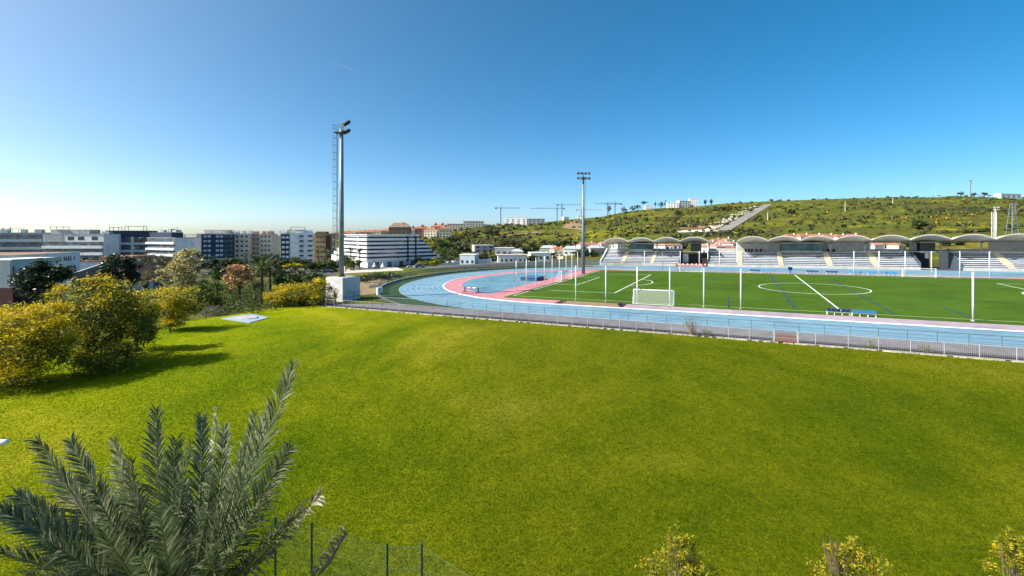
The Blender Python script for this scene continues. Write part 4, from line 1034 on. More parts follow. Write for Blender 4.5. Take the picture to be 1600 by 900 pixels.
fshrub('bushy yellow-green shrub with bare twigs, middle one of the three', 1328, 12.5, [(1325,865,30,28),(1340,885,40,28),(1305,905,34,26),(1300,850,14,18)], 1900, 60)
fshrub('bright yellow shrub cut off by the picture\'s corner', 1585, 12.5, [(1580,865,26,26),(1600,860,22,26),(1590,900,34,30),(1625,880,40,30)], 2000, 40)

# --- the big palm below the balcony
def big_palm():
    Y0 = 6.6; X0, _, Z0_ = at(285, 985, Y0); zg = TILT*X0
    o = empty('date_palm', (X0, Y0, zg), 0, 'large date palm with feathery grey-green fronds rising from below the balcony', 'palm')
    m = MB(); m.tube([(X0-.1,Y0,zg-.1),(X0-.03,Y0,zg+2.5),(X0,Y0,Z0_)], [.3,.24,.26], 12); m.build('trunk', M_BARKP, o)
    # (tip px, tip py, tip distance, bend control px, py, leaflet length, dry)
    Fr = [(458,574,7.6,392,745,.46,0),(246,644,7.4,238,800,.42,0),(315,655,7.9,318,800,.36,0),(352,668,8.2,345,800,.34,0),(398,650,7.8,372,790,.36,0),
          (62,690,6.9,128,800,.44,1),(112,690,7.4,165,810,.38,0),(0,800,6.2,90,830,.42,0),(30,775,6.6,110,830,.36,0),(-20,860,6.0,90,880,.36,0),
          (452,700,6.6,395,800,.42,1),(500,775,6.4,440,835,.36,2),(470,800,6.2,400,870,.34,1),(300,700,6.0,262,830,.40,0),(205,720,6.2,220,840,.40,1),(330,745,5.6,320,860,.38,0),
          (145,760,5.9,190,860,.40,1),(250,800,5.2,262,890,.34,0),(420,640,8.2,382,770,.34,0),(385,700,6.3,350,820,.36,0),(180,690,8.0,205,820,.34,0),(70,845,5.6,150,890,.36,0),(405,790,5.6,360,880,.34,1),(290,760,7.6,290,860,.36,0),(160,830,5.4,205,900,.36,0),(340,850,5.2,315,910,.34,0),(220,870,5.0,245,930,.34,0),(40,900,5.2,130,920,.36,0),(430,860,5.9,370,910,.34,1),(95,740,7.8,160,830,.34,0),(275,690,7.0,262,820,.38,0),(340,640,8.8,330,800,.3,0)]
    for tp in Fr:
        tpx, tpy, tY, cpx, cpy, wl, dry = tp
        b = Vector((X0+random.uniform(-.12,.12), Y0+random.uniform(-.12,.12), Z0_-.1)); c = Vector(at(cpx, cpy, (Y0+tY)/2)); t = Vector(at(tpx, tpy, tY))
        n = 110; pts = []
        for i in range(n+1):
            s = i/n; p = b*(1-s)**2+c*2*s*(1-s)+t*s*s; pts.append(p)
        wv = random.uniform(-.05, .05)
        fr = MB(); fr.cm = 0; ra = MB()
        ra.tube(pts[::3]+[pts[-1]] if n % 3 else pts[::3], [.022*(1-.85*i/(n/3))+.003 for i in range(len(pts[::3])+(1 if n % 3 else 0))], 5)
        view = Vector((0, -1, .35)) if tY > 6.5 else Vector((0, -.3, 1)); tw = random.uniform(-.6, .6)
        for i in range(9, n+1):
            s = i/n; p = pts[i]; d = (pts[min(n, i+1)]-pts[i-1]).normalized()
            side = d.cross(view).normalized(); side = (Matrix.Rotation(tw, 3, d) @ side); nor = side.cross(d).normalized()
            L = 1.32*wl*min(1, .35+2.6*s)*(1.0-.62*max(0, s-.45)/.55)
            for q in (-1, 1):
                if random.random() < (.06 if dry < 2 else .35): continue
                ang = R(random.gauss(46, 7)-18*s); l = L*random.uniform(.8, 1.1)
                dr = (d*math.cos(ang)+side*q*math.sin(ang)+nor*random.gauss(.22, .12)).normalized()
                e1 = p+dr*l*.55; sagv = Vector((0,0,-1))*(l*random.uniform(.02,.16)*(1.6 if dry else 1)); e2 = p+dr*l+sagv
                wd = nor.cross(dr).normalized()*.0125; fold = nor*.006
                fr.cm = 1 if (dry == 2 or random.random() < (.32 if dry else .07)) else 0
                # two strips sharing the midrib: one island per leaflet
                k = [fr.P(x) for x in (p-wd*.5, p+wd*.5, e1-wd+fold, e1, e1+wd+fold, e2)]
                fr.f += [[k[0],k[2],k[3]],[k[0],k[3],k[1]],[k[1],k[3],k[4]],[k[2],k[5],k[3]],[k[3],k[5],k[4]]]; fr.m += [fr.cm]*5
        f_ = fr.build('frond', [M_FROND, M_FRONDD], o); ra.build('rachis', M_RACHIS, f_)
big_palm()
# dead flower stalk beside it
Yd = 7.2; b = Vector(at(470, 930, Yd)); t = Vector(at(543, 830, Yd+.3)); o = empty('dead_palm_stalk', (b.x, b.y, TILT*b.x), 0, 'dead brown palm stalk with shrivelled tips beside the green wire fence', 'dead branch')
m = MB(); m.tube([(b.x-.25,b.y,TILT*b.x),(b.x-.2,b.y,b.z*.5),b,b.lerp(t,.5)+Vector((.05,0,-.02)),t], [.05,.045,.04,.032,.008], 6); m.build('stalk', M_TWIG, o)
m = MB()
for k in range(60):
    s = random.uniform(.1, 1); p = b.lerp(t, s); e = p+Vector((random.uniform(-.28,.1), random.uniform(-.1,.1), random.uniform(-.12,.2)))*(.8); md = p.lerp(e, .5)+Vector((random.uniform(-.04,.04),0,.05)); w_ = Vector((.012,0,.012)); m.face([p-w_, p+w_, md+w_, md-w_]); m.face([md-w_, md+w_, e])
m.build('dry_husk', M_DRY, o)
# green chain-link fence
def wire_fence():
    pp = [(470,830,12.6),(487,822,13.2),(605,853,14.2),(659,852,13.2),(735,900,12.6)]
    P = []
    for px, py, Y in ((430,812,13.9),(487,820,14.3),(605,853,14.1),(659,853,13.3),(760,915,12.2)):
        P.append(at(px, py, Y))
    o = empty('wire_fence', (P[2][0], P[2][1], TILT*P[2][0]), 0, 'dark green chain-link fence with slim posts below the lawn', 'fence')
    for x, y, z in P:
        m = MB(); m.tube([(x,y,TILT*x-.1),(x,y,z+.05)], .034, 8); m.build('post', M_FENCEG, o)
        m = MB(); m.tube([(x,y,z+.051),(x,y,z+.075)], .038, 8); m.build('post_cap', M_FENCEG, o)
    for a, b in zip(P, P[1:]):
        a, b = Vector(a), Vector(b); m = MB(); L = (b-a).length
        for zz in (-.03, -.7, -1.3): m.tube([a+Vector((0,0,zz)), b+Vector((0,0,zz))], .004, 4)
        H = 1.5; s = .085; k = -H
        d = (b-a)/L
        def Q(sx, h): p = a+d*sx; top = a.z+(b.z-a.z)*sx/L; return Vector((p.x, p.y, top-.03-h))
        t0 = -H
        while t0 < L:
            for sg in (1, -1):
                x0, h0 = (t0, 0) if sg > 0 else (t0, H); x1, h1 = (t0+H, H) if sg > 0 else (t0+H, 0)
                if x0 < 0: f_ = -x0/H; h0 = h0+(h1-h0)*f_; x0 = 0
                if x1 > L: f_ = (L-x0)/(x1-x0); h1 = h0+(h1-h0)*f_; x1 = L
                p, q = Q(x0, h0), Q(x1, h1); n_ = Vector((-d.y, d.x, 0))*.0011+Vector((0,0,.0011))
                m.face([p-n_, p+n_, q+n_, q-n_])
            t0 += s
        m.build('mesh_panel', M_WIRE, o)
wire_fence()
# small lamp at the picture's edge
x, y, z = at(-8, 694, 20); o = empty('garden_lamp', (x, y, TILT*x), 0, 'small white lamp head on a dark pole at the lawn\'s near edge', 'lamp')
m = MB(); m.tube([(x-.12,y,TILT*x-.1),(x-.12,y,z)], .05, 8); m.tube([(x-.12,y,z-.02),(x+.15,y,z+.0)], .03, 6); m.build('pole', M_STEELD, o)
m = MB(); m.tube([(x-.02,y,z+.03),(x+.25,y,z+.08),(x+.52,y,z+.1),(x+.58,y,z+.09)], [.08,.13,.12,.05], 8); m.build('lamp_head', M_WHITEM, o, True)
# painted slab on the lawn
def slab():
    c = [WPp(*p) for p in ((345,498.5),(390,505),(420,497),(392,491))]
    Pts = [Vector(PW(u, v, .10)) for u, v in c]
    o = empty('painted_slab', tuple(Pts[0]), 0, 'pale blue painted slab with a dark mark lying on the lawn', 'slab')
    m = MB(); m.hexa([tuple(p-Vector((0,0,.16))) for p in Pts]+[tuple(p) for p in Pts]); m.build('body', mat('slab_blue', (.27,.35,.44), .8, (.22,.30,.40), .6), o)
    def q(a, b): return Pts[0].lerp(Pts[3], a).lerp(Pts[1].lerp(Pts[2], a), b)+Vector((0,0,.006))
    def patch(poly, mt, nm, dz=0):
        m = MB(); m.face([tuple(q(a, b)+Vector((0,0,dz))) for a, b in poly]); m.build(nm, mt, o)
    patch([(.30,.15),(.75,.12),(.85,.55),(.55,.6),(.35,.45)], mat('slab_pink', (.42,.33,.32), .8), 'pale_patch')
    patch([(.22,.2),(.5,.2),(.46,.5),(.2,.5)], mat('slab_cream', (.42,.42,.40), .8), 'pale_patch', .004)
    patch([(.34,.62),(.62,.86),(.66,.80),(.46,.62)], M_DARK, 'dark_mark', .008); patch([(.66,.82),(.86,.62),(.82,.58),(.64,.78)], M_NAVYW, 'dark_mark', .008)
slab()
for k, (px, py, Y) in enumerate(((322,478,64),(357,476,68),(378,473,72),(394,471,75))):
    X = (px-800)/F*Y; Z = g1(X, Y); o = empty('garden_fence_post', (X, Y, Z), 0, f'{ORD[k]} from the left of four thin dark fence posts behind the painted slab', 'fence post', 'thin posts behind the painted slab')
    m = MB(); m.tube([(X,Y,Z-.1),(X,Y,Z+1.6)], .035, 6); m.build('post', M_STEELD, o); m = MB(); m.tube([(X,Y,Z+1.601),(X,Y,Z+1.64)], .045, 6); m.build('cap', M_STEELD, o)

# --- hillside scrub: one mass
def scrub():
    n = 4200; C = []; Rd = []; T = []
    while len(C) < n:
        px = random.uniform(600, 1640); sk = np.interp(px, T_PX, T_YS); py = random.uniform(sk-.3, 398 if px < 950 else 374)
        Y0_ = 300 if px < 800 else (285 if px < 950 else 330)
        x, y, z = hit(px, py, Y0_)
        if y > 1080: continue
        # keep the road strip free
        rx = 1131+(361-py)*1.78
        if 316 < py < 364 and abs(px-rx) < 9: continue
        k = noise2(x, y, 38, 5)*.5+noise2(x, y, 14, 9)*.5
        if px > 1140 and py > 345 and random.random() < .6: continue
        if k < .08 and random.random() < .86: continue
        r = random.choice((.6, .7, .9, 1.2, 1.6, 2.4))*(1+.15*(y > 600))
        C.append((x, y, z+r*.35)); Rd.append((r*1.25, r*1.25, r*.75))
        g = noise2(x, y, 60, 3)+random.uniform(-.5, .5)
        T.append(3 if g > .62 else (0 if g < -.15 else (1 if g < .3 else 2)))
    C = np.array(C); Rd = np.array(Rd); T = np.array(T); kq = 15
    idx = np.repeat(np.arange(n), kq); N_ = len(idx)
    d = rng.normal(size=(N_, 3)); d[:, 2] = np.abs(d[:, 2]); d /= np.linalg.norm(d, axis=1, keepdims=True)
    p = C[idx]+d*Rd[idx]*rng.uniform(.4, 1, N_)[:, None]
    a = np.cross(d, rng.normal(size=(N_, 3))); a /= np.linalg.norm(a, axis=1, keepdims=True); b = np.cross(d, a)
    s = (Rd[idx][:, :1]*.42)*rng.uniform(.5, 1.2, N_)[:, None]
    a *= s; b *= s
    V = np.stack([p-a, p-b, p+a, p+b], 1).reshape(-1, 3)
    struct(npmesh('hillside_scrub', V, np.arange(4*N_).reshape(-1, 4), [leafmat('scrub_dark', [(0, (.02,.032,.012)), (.5, (.04,.055,.018)), (1, (.075,.085,.03))]), LEAF['olive'], LEAF['green'], leafmat('gorse', [(0, (.12,.12,.012)), (.5, (.26,.22,.012)), (1, (.34,.20,.02))])], None, T[idx]), 'stuff')
scrub()
# ------------------------------------------------------------------ town
M_GLASSL = glassmat('pale_glass', (.10, .125, .155))
M_GREYB = mat('wall_offwhite', (.42, .42, .42), .85, (.34, .34, .35), .2)
WCACHE = {}
def wmesh(w, h, d, mt):
    k = (round(w,2), round(h,2), d, mt.name)
    if k not in WCACHE:
        m = MB(); m.box(-w/2, w/2, -d, d, 0, h); o = m.build('window', mt); WCACHE[k] = o.data; bpy.data.objects.remove(o)
    return WCACHE[k]
def win(rt, face, s, z, w, h, W, D, mt, name='window'):
    o = bpy.data.objects.new(name, wmesh(w, h, .09, mt)); COL.objects.link(o); o.parent = rt
    if face == 'f': o.location = (s, 0, z)
    elif face == 'l': o.location = (0, s, z); o.rotation_euler = (0, 0, R(90))
    elif face == 'r': o.location = (W, s, z); o.rotation_euler = (0, 0, R(90))
    return o
def lpart(rt, name, mt, *boxes):
    m = MB()
    for b in boxes: m.box(*b)
    return m.build(name, mt, rt, local=True)
def bld(label, px0, px1, ytop, Y, ang, d, wall, name='apartment_building', cat='building', ybase=None):
    X = (px0-800)/F*Y; r1 = (px1-800)/F; a = R(ang)
    W = (r1*Y-X)/(math.cos(a)-r1*math.sin(a))
    zg = g1(X, Y) if ybase is None else HC-(ybase-H0)/F*Y
    Hh = HC-(ytop-H0)/F*Y-zg
    rt = empty(name, (X, Y, zg), a, label, cat)
    lpart(rt, 'wall', wall, (0, W, 0, d, -3, Hh))
    return rt, W, Hh
def roof(rt, W, D, H, mt=M_CONC, o=.3, t=.35): return lpart(rt, 'roof', mt, (-o, W+o, -o, D+o, H+.003, H+t))
def bands(rt, W, D, H, n, z0, mt, glass=M_GLASS, out=.9, bh=1.15, x0=0, x1=None, side=True, sidemt=None):
    x1 = W if x1 is None else x1; fh = (H-z0)/n
    for k in range(n):
        z = z0+k*fh
        m = MB(); m.box(x0-.02, x1+.02, -out, -.004, z, z+bh)
        if side: m.box(-out, -.004, -out+.01, D, z, z+bh)
        m.build('balcony_band', mt, rt, local=True)
        m = MB(); m.box(x0+.05, x1-.05, -.06, .06, z+bh+.01, z+fh-.02)
        if side: m.box(-.06, .06, .05, D-.05, z+bh+.01, z+fh-.02)
        m.build('glazing', glass, rt, local=True)
def grid(rt, face, W, D, z0, H, rows, cols, s0, s1, ww, wh, mt=M_GLASS):
    for r in range(rows):
        for c in range(cols):
            win(rt, face, s0+(s1-s0)*(c+.5)/cols, z0+(H-z0)*(r+.3)/rows, ww, wh, W, D, mt)
def rooftop(rt, W, D, H, n, mt=M_GREYW):
    n += 1; aerials(rt, W, D, H, n+2)
    for k in range(n):
        x = W*(k+.5)/n+random.uniform(-.5,.5); w_ = random.uniform(1.2, 2.6); y = random.uniform(.15,.5)*D
        lpart(rt, 'roof_hut', mt, (x-w_, x+w_, y, y+random.uniform(2, 4), H+.36, H+random.uniform(1.6, 3.0)))
def aerials(rt, W, D, H, n):
    for k in range(n):
        x, y = random.uniform(.05, .95)*W, random.uniform(.1, .8)*D; h = random.uniform(1.5, 3.5)
        lpart(rt, 'aerial', M_STEELD, (x-.07, x+.07, y-.07, y+.07, H+.36, H+.36+h), (x-.5, x+.5, y-.04, y+.04, H+h, H+h+.1))
def pergola(rt, x0, x1, y0, y1, H, h=2.4, mt=M_GREYW):
    m = MB()
    for x in (x0+.2, x1-.2):
        for y in (y0+.2, y1-.2): m.box(x-.12, x+.12, y-.12, y+.12, H+.36, H+h)
    m.box(x0, x1, y0, y1, H+h+.003, H+h+.25); m.build('pergola', mt, rt, local=True)

# far-left terraces
b, W, H = bld('low pale blue-grey terrace block cut off by the picture\'s edge', -40, 66, 364, 330, 12, 14, M_GREYW); bands(b, W, 14, H-1, 4, 2, M_RIB, M_GLASSL, side=False, bh=2.0); roof(b, W, 14, H, M_RIB); rooftop(b, W, 14, H, 3)
b, W, H = bld('grey and white terraced apartments with framed top-floor loggias', 68, 162, 366, 310, 4, 16, M_WHITEW); bands(b, W, 16, H-5.2, 4, 1, M_WHITEW, M_GLASSL, out=1.4, side=False, bh=1.9); roof(b, W, 16, H)
lpart(b, 'upper_wall', M_GREYW, (.5, W*.32, -.25, .2, H-4.8, H-.1))
for s in (.12, .45, .62, .85): win(b, 'f', W*s, H-4, W*.1, 2.4, W, 16, M_GLASS)
lpart(b, 'penthouse', M_GREYW, (W*.05, W*.7, 3, 12, H+.36, H+3.2)); pergola(b, W*.08, W*.3, 1, 6, H+3.0, 2.0); rooftop(b, W, 16, H, 3)
b, W, H = bld('white-banded block with dark top storey and roof pergolas', 166, 230, 361, 325, 16, 16, M_NAVYW); bands(b, W, 16, H-4.5, 4, 1, M_RIB, side=False, out=1.2, bh=1.6); roof(b, W, 16, H, M_STEELD)
for s in (.3, .62): lpart(b, 'pier', M_RIB, (W*s, W*s+1.6, -1.3, -.01, 0, H-4.2))
pergola(b, W*.05, W*.28, 1, 6, H, 2.6, M_STEELD); pergola(b, W*.42, W*.9, 1, 6, H, 3.4, M_STEELD)
b, W, H = bld('sunlit white wing with long balconies stepping down beside the dark-topped block', 230, 274, 372, 331, -24, 14, M_WHITEW); bands(b, W, 14, H, 5, .6, M_WHITEW, M_GLASSL, side=False, out=1.2, bh=1.5); roof(b, W, 14, H)
lpart(b, 'penthouse', M_NAVYW, (.2, W*.8, 1.2, 9, H+.36, H+4.2)); rooftop(b, W, 14, H+4, 2)
b, W, H = bld('pale stepped apartments behind the cream-blossomed tree', 272, 306, 371, 365, 2, 14, M_WHITEW); roof(b, W, 14, H); grid(b, 'f', W, 14, 2, H, 5, 5, .6, W-.6, 1.7, 1.3); rooftop(b, W, 14, H, 2); lpart(b, 'upper_wall', M_CREAM, (W*.45, W*.95, 2, 9, H+.36, H+3))
# navy block
b, W, H = bld('navy blue apartment block with rows of pale shutters and a grey side', 315, 365, 366, 345, 27, 20, M_NAVYW); roof(b, W, 20, H, M_WHITEW, .5, .5)
grid(b, 'f', W, 20, 3, H, 6, 2, W*.04, W*.30, 2.0, 1.7, M_RIB); grid(b, 'f', W, 20, 3, H, 6, 2, W*.42, W*.68, 2.0, 1.7, M_RIB); grid(b, 'f', W, 20, 3, H, 6, 2, W*.70, W*.98, 2.2, 1.7, M_GLASST)
lpart(b, 'side_cladding', M_GREYW, (-.3, -.003, 0, 20, 0, H)); grid(b, 'l', W, 20, 3, H, 6, 2, 3, 17, 1.6, 1.5)
lpart(b, 'entrance_block', M_RIB, (W*.36, W*1.0, -4, -.01, -2, 6.0)); rooftop(b, W, 20, H, 4, M_WHITEW); lpart(b, 'penthouse', M_CREAM, (W*.05, W*.9, 5, 14, H+.51, H+3.4)); pergola(b, W*.6, W*1.0, 2, 8, H, 3.0)
b, W, H = bld('cream-white wing with dark square windows joined to the navy block', 366, 390, 366, 362, 20, 18, M_CREAM); roof(b, W, 18, H); grid(b, 'f', W, 18, 2, H, 6, 3, .5, W-.5, 1.6, 1.5); rooftop(b, W, 18, H, 2, M_WHITEW)
b, W, H = bld('peach apartment block with terracotta balconies beside the cream wing', 389, 424, 366, 375, 10, 16, M_CREAM); roof(b, W, 16, H)
for k in range(6): lpart(b, 'balcony', M_PEACH, (W*.12, W*.48, -1.3, -.01, 2+k*(H-2)/6, 3.2+k*(H-2)/6))
grid(b, 'f', W, 16, 2, H, 6, 3, W*.5, W-.3, 1.5, 1.4); grid(b, 'f', W, 16, 3.2, H+1.2, 6, 2, W*.14, W*.46, 1.8, 1.0); rooftop(b, W, 16, H, 2, M_PINKW)
b, W, H = bld('white apartment block with a navy panel of windows and curved balconies', 438, 489, 365, 335, 24, 20, M_WHITEW); roof(b, W, 20, H, M_WHITEW, .4, .4)
lpart(b, 'navy_panel', M_NAVYW, (W*.02, W*.28, -.2, -.004, 3, H-.5)); lpart(b, 'navy_panel', M_NAVYW, (-.2, -.004, 1.5, 19, 3, 8.5))
for r in range(6):
    for s in (.09, .21): o_ = win(b, 'f', W*s, 3.4+r*(H-3.5)/6, 1.9, 1.7, W, 20, M_WHITEW); o_.location.y = -.2
    lpart(b, 'balcony', M_RIB, (W*.56, W*.72, -1.1, -.01, 3+r*(H-3)/6, 4.1+r*(H-3)/6)); win(b, 'f', W*.64, 4.2+r*(H-3)/6, W*.13, 1.3, W, 20, M_GLASST)
    lpart(b, 'balcony', M_WHITEW, (W*.82, W*1.02, -1.0, -.01, 3+r*(H-3)/6, 4.0+r*(H-3)/6)); win(b, 'f', W*.91, 4.1+r*(H-3)/6, W*.15, 1.4, W, 20, M_GLASST)
grid(b, 'l', W, 20, 9, H, 4, 3, 2, 18, 1.8, 1.4); rooftop(b, W, 20, H, 5, M_WHITEW); lpart(b, 'penthouse', M_CREAM, (W*.2, W*.8, 6, 14, H+.41, H+3.0)); pergola(b, W*.3, W*.75, 4, 9, H+2.0, 2.8, M_STEELD)
b, W, H = bld('ochre-brown apartment block between the white block and the mast', 491, 517, 366, 400, 8, 16, M_OCHRE); roof(b, W, 16, H, M_BROWNW, .8, .8); grid(b, 'f', W, 16, 2, H, 5, 3, W*.1, W*.65, 1.8, 1.4); lpart(b, 'balcony_stack', M_MAROON, (W*.7, W*.98, -.9, -.01, 1, H-1))
lpart(b, 'upper_wall', M_BROWNW, (W*.1, W*.7, -.15, 10, H+.81, H+2.4))
# banded building
b, W, H = bld('long white building with dark window bands stepping down at both ends', 574, 655, 367, 330, 40, 44, M_WHITEW); n = 6
bands(b, W, 44, H-1.2, n, 5.2, M_WHITEW, out=1.0, bh=1.55); roof(b, W, 44, H, M_WHITEW, 1.0, .5)
for s in (.74, .90): lpart(b, 'dark_pier', M_NAVYW, (W*s, W*s+W*.03, -1.15, .1, 4, H-1))
fh = (H-1.2-5.2)/n
for k in range(1, n):
    for s in (.08, .50): lpart(b, 'balcony_recess', M_NAVYW, (W*s, W*s+W*.13, -1.04, -.9, 5.2+k*fh-.35, 5.2+k*fh+.02))
for k in range(8): win(b, 'f', W*(.06+.115*k), .3, W*.085, 3.8, W, 26, M_GLASST if k % 2 else M_RIB)
for k in range(n):                            # stepped ends
    z = 5.2+k*fh; ex = 1.5+(n-1-k)*3.0
    if k < n-1:
        o_ = lpart(b, 'stepped_wing', M_NAVYW, (W+.02, W+ex, 1.0+k*.01, 14, z-1.4 if k else -2, z+fh-.05)); lpart(b, 'balcony_band', M_WHITEW, (W+.06, W+ex+.6, -.4, .98, z, z+1.5))
    exl = (n-1-k)*6.0
    if exl > 0: lpart(b, 'stepped_wing', M_WHITEW, (-.9, 1, 44.05, 44+exl, z-1.4 if k else -2, z+fh-.6)); lpart(b, 'glazing', M_GLASS, (-.96, -.5, 44.2, 44+exl-.6, z+fh-.58, z+fh-.02))
lpart(b, 'dark_pier', M_GREYW, (-1.1, .1, 15, 16.6, 0, H-1.2))
# long white building on the west side
def west():
    X0, Y0, X1, Y1 = -162.7, 150, -169, 178
    a = math.atan2(Y1-Y0, X1-X0); L = math.hypot(X1-X0, Y1-Y0); zg = -2.6; H = 4.55-zg
    rt = empty('school_building', (X0, Y0, zg), a-math.pi/2, 'long white two-storey building with a brown flat roof and narrow window rows', 'building')
    # local: y along the long facade, x to its outside (negative = inside)
    lpart(rt, 'wall', M_WHITEW, (-34, 0, 0, L, -3, H)); lpart(rt, 'roof', M_TERRAB, (-33.6, -.4, .4, L-.4, H+.003, H+.12))
    lpart(rt, 'parapet', M_WHITEW, (-.35, .12, -.12, L+.12, H-.2, H+.2)); lpart(rt, 'parapet', M_WHITEW, (-34, -.36, -.12, .25, H-.2, H+.2))
    xs = [2.2, 4.0, 5.2, 6.4, 7.6, 9.6, 10.8, 12.0, 13.2, 15.2, 16.3, 17.4, 18.5, 20.4, 21.5, 22.6, 23.7, 25.6]
    for y in xs:
        o = win(rt, 'r', y, H-3.0, .62, 1.6, 0, 0, M_GLASS)
        o = win(rt, 'r', y, H-6.4, .62, 1.6, 0, 0, M_GLASS)
    for x in (-6, -12, -18, -24): win(rt, 'f', x, H-3, 1.4, 1.6, 0, 0, M_GLASS)
west()
x, y, z = at(-24, 470, 82); zg = g1(x, y)
rt = empty('ribbed_shed', (x, y, zg), 0, 'ribbed pale blue shed on a dark red base at the picture\'s edge', 'shed'); zt = HC-(407-H0)/F*82-zg
zm = HC-(450-H0)/F*82-zg
lpart(rt, 'base', M_MAROON, (0, 5.1, 0, 8, -2, zm)); m = MB(); m.box(.1, 4.6, .15, 7.8, zm+.003, zt)
m.build('wall', M_RIB, rt, local=True); m = MB()
for k in range(22): m.box(.15+k*.2, .21+k*.2, .07, .147, zm+.01, zt-.01)
m.build('cladding', M_RIB, rt, local=True); lpart(rt, 'roof', M_WHITEW, (0, 4.75, .05, 8, zt+.003, zt+.2)); lpart(rt, 'corner_post', M_STEELD, (4.75, 5.1, -.06, .2, zm+.003, zt-1))
b, W, H = bld('low white building with a dark eave by the ribbed shed', 21, 52, 434, 95, 6, 8, M_WHITEW, 'low_building'); roof(b, W, 8, H, M_STEELD, .4, .25); lpart(b, 'door', M_GREYW, (W*.3, W*.3+1, -.06, .05, 0, 2.1)); grid(b, 'f', W, 8, 0, H, 1, 2, W*.5, W*.95, .8, .9)
b, W, H = bld('low white building with a terracotta edge past the long white building', 125, 163, 409, 200, 20, 14, M_WHITEW, 'low_building'); roof(b, W, 14, H, M_TERRA, .3, .3); grid(b, 'f', W, 14, 0, H, 1, 5, .8, W-.8, 1.0, 1.1)
b, W, H = bld('brown-roofed low building before the white-banded block', 160, 206, 402, 230, 0, 14, M_PEACH, 'low_building'); roof(b, W, 14, H, M_TERRA, .5, .5); grid(b, 'f', W, 14, 0, H, 1, 5, .8, W-.8, 1.1, 1.1)
# ramp wall and street wall
def wallseg(name, label, a, b, Ya, Yb_, ybot_a, ybot_b, mt, th=.4, capm=None):
    A, B = Vector(at(a[0], a[1], Ya)), Vector(at(b[0], b[1], Yb_)); a0, b0 = Vector(at(a[0], ybot_a, Ya)), Vector(at(b[0], ybot_b, Yb_))
    o = empty(name, tuple(a0), 0, label, 'wall'); n = Vector((0, th, 0)); m = MB()
    m.hexa([tuple(a0), tuple(b0), tuple(b0+n), tuple(a0+n), tuple(A), tuple(B), tuple(B+n), tuple(A+n)]); m.build('body', mt, o)
    m = MB(); u = Vector((0,0,.16)); e = Vector((0,.08,0)); s_ = Vector((0,0,.003)); m.hexa([tuple(A-e+s_), tuple(B-e+s_), tuple(B+n+e+s_), tuple(A+n+e+s_), tuple(A-e+u), tuple(B-e+u), tuple(B+n+e+u), tuple(A+n+e+u)]); m.build('coping', capm or M_CONC, o)
wallseg('ramp_wall', 'sloping grey ramp wall beside the long white building', (112,428), (166,410), 142, 168, 452, 446, M_BROWNW, .4, M_WHITEW)
wallseg('street_wall', 'long pale blue-white street wall behind the cypresses', (203,447), (262,437), 118, 124, 470, 462, M_RIB)
# street lamps
for px, yt, Y, lab in ((217,372,105,'slender street lamp before the white-banded block'),(208,388,112,'shorter street lamp among the dark trees'),(800,396,330,'thin street lamp by the low pale wall behind the bend'),(586,400,290,'thin lamp post before the banded white building')):
    x = (px-800)/F*Y; zg = g1(x, Y); zt = HC-(yt-H0)/F*Y; o = empty('street_lamp', (x, Y, zg), 0, lab, 'street lamp')
    m = MB(); m.tube([(x,Y,zg-.2),(x,Y,zt)], [.09,.05], 6); m.tube([(x,Y,zt),(x+.8,Y,zt+.15)], .04, 5); m.build('pole', M_STEELD, o); m = MB(); m.box(x+.6, x+1.3, Y-.12, Y+.12, zt+.1, zt+.22); m.build('lamp_head', M_STEELD, o)

# houses: a wall box, a pitched roof, windows and a door each
def house(label, px, yb, w, d, h, ang, wall, rf, Ymin=230, flat=False, pos=None, group=None, nm='house', nw=3, pitch=.45):
    X, Y, Z = pos or hit(px, yb, Ymin)
    rt = empty(nm, (X, Y, Z), R(ang), label, 'house', group)
    lpart(rt, 'wall', wall, (-w/2, w/2, 0, d, -3, h))
    m = MB(); o = .35
    if flat: m.box(-w/2-.2, w/2+.2, -.2, d+.2, h+.003, h+.35)
    else:
        r = d*pitch*.5; ov = [(-w/2-o,-o,h+.004),(w/2+o,-o,h+.004),(w/2+o,d+o,h+.004),(-w/2-o,d+o,h+.004),(-w/2+d*.3,d/2,h+r+.15),(w/2-d*.3,d/2,h+r+.15)]
        m.face([ov[0],ov[1],ov[5],ov[4]]); m.face([ov[2],ov[3],ov[4],ov[5]]); m.face([ov[1],ov[2],ov[5]]); m.face([ov[3],ov[0],ov[4]]); m.face([ov[3],ov[2],ov[1],ov[0]])
    rf_ = m.build('roof', rf, rt, local=True)
    if not flat: m = MB(); m.box(w*.15, w*.15+.7, d*.3, d*.3+.7, h+.3, h+d*pitch*.5+.7); m.build('chimney', wall, rf_, local=True)
    fl = max(1, int(h//3))
    for f_ in range(fl):
        for k in range(nw): win(rt, 'f', -w/2+w*(k+.5)/nw, f_*3+.9, w/nw*.42, 1.4, 0, 0, M_GLASS)
    return rt
def toppos(px, ytop, h, Y0, Y1=1000):
    for Y in np.arange(Y0, Y1, 2.):
        X = (px-800)/F*Y; z = g1(X, Y)
        if z+h >= HC-(ytop-H0)/F*Y: return (X, Y, z)
    return ((px-800)/F*Y1, Y1, g1((px-800)/F*Y1, Y1))
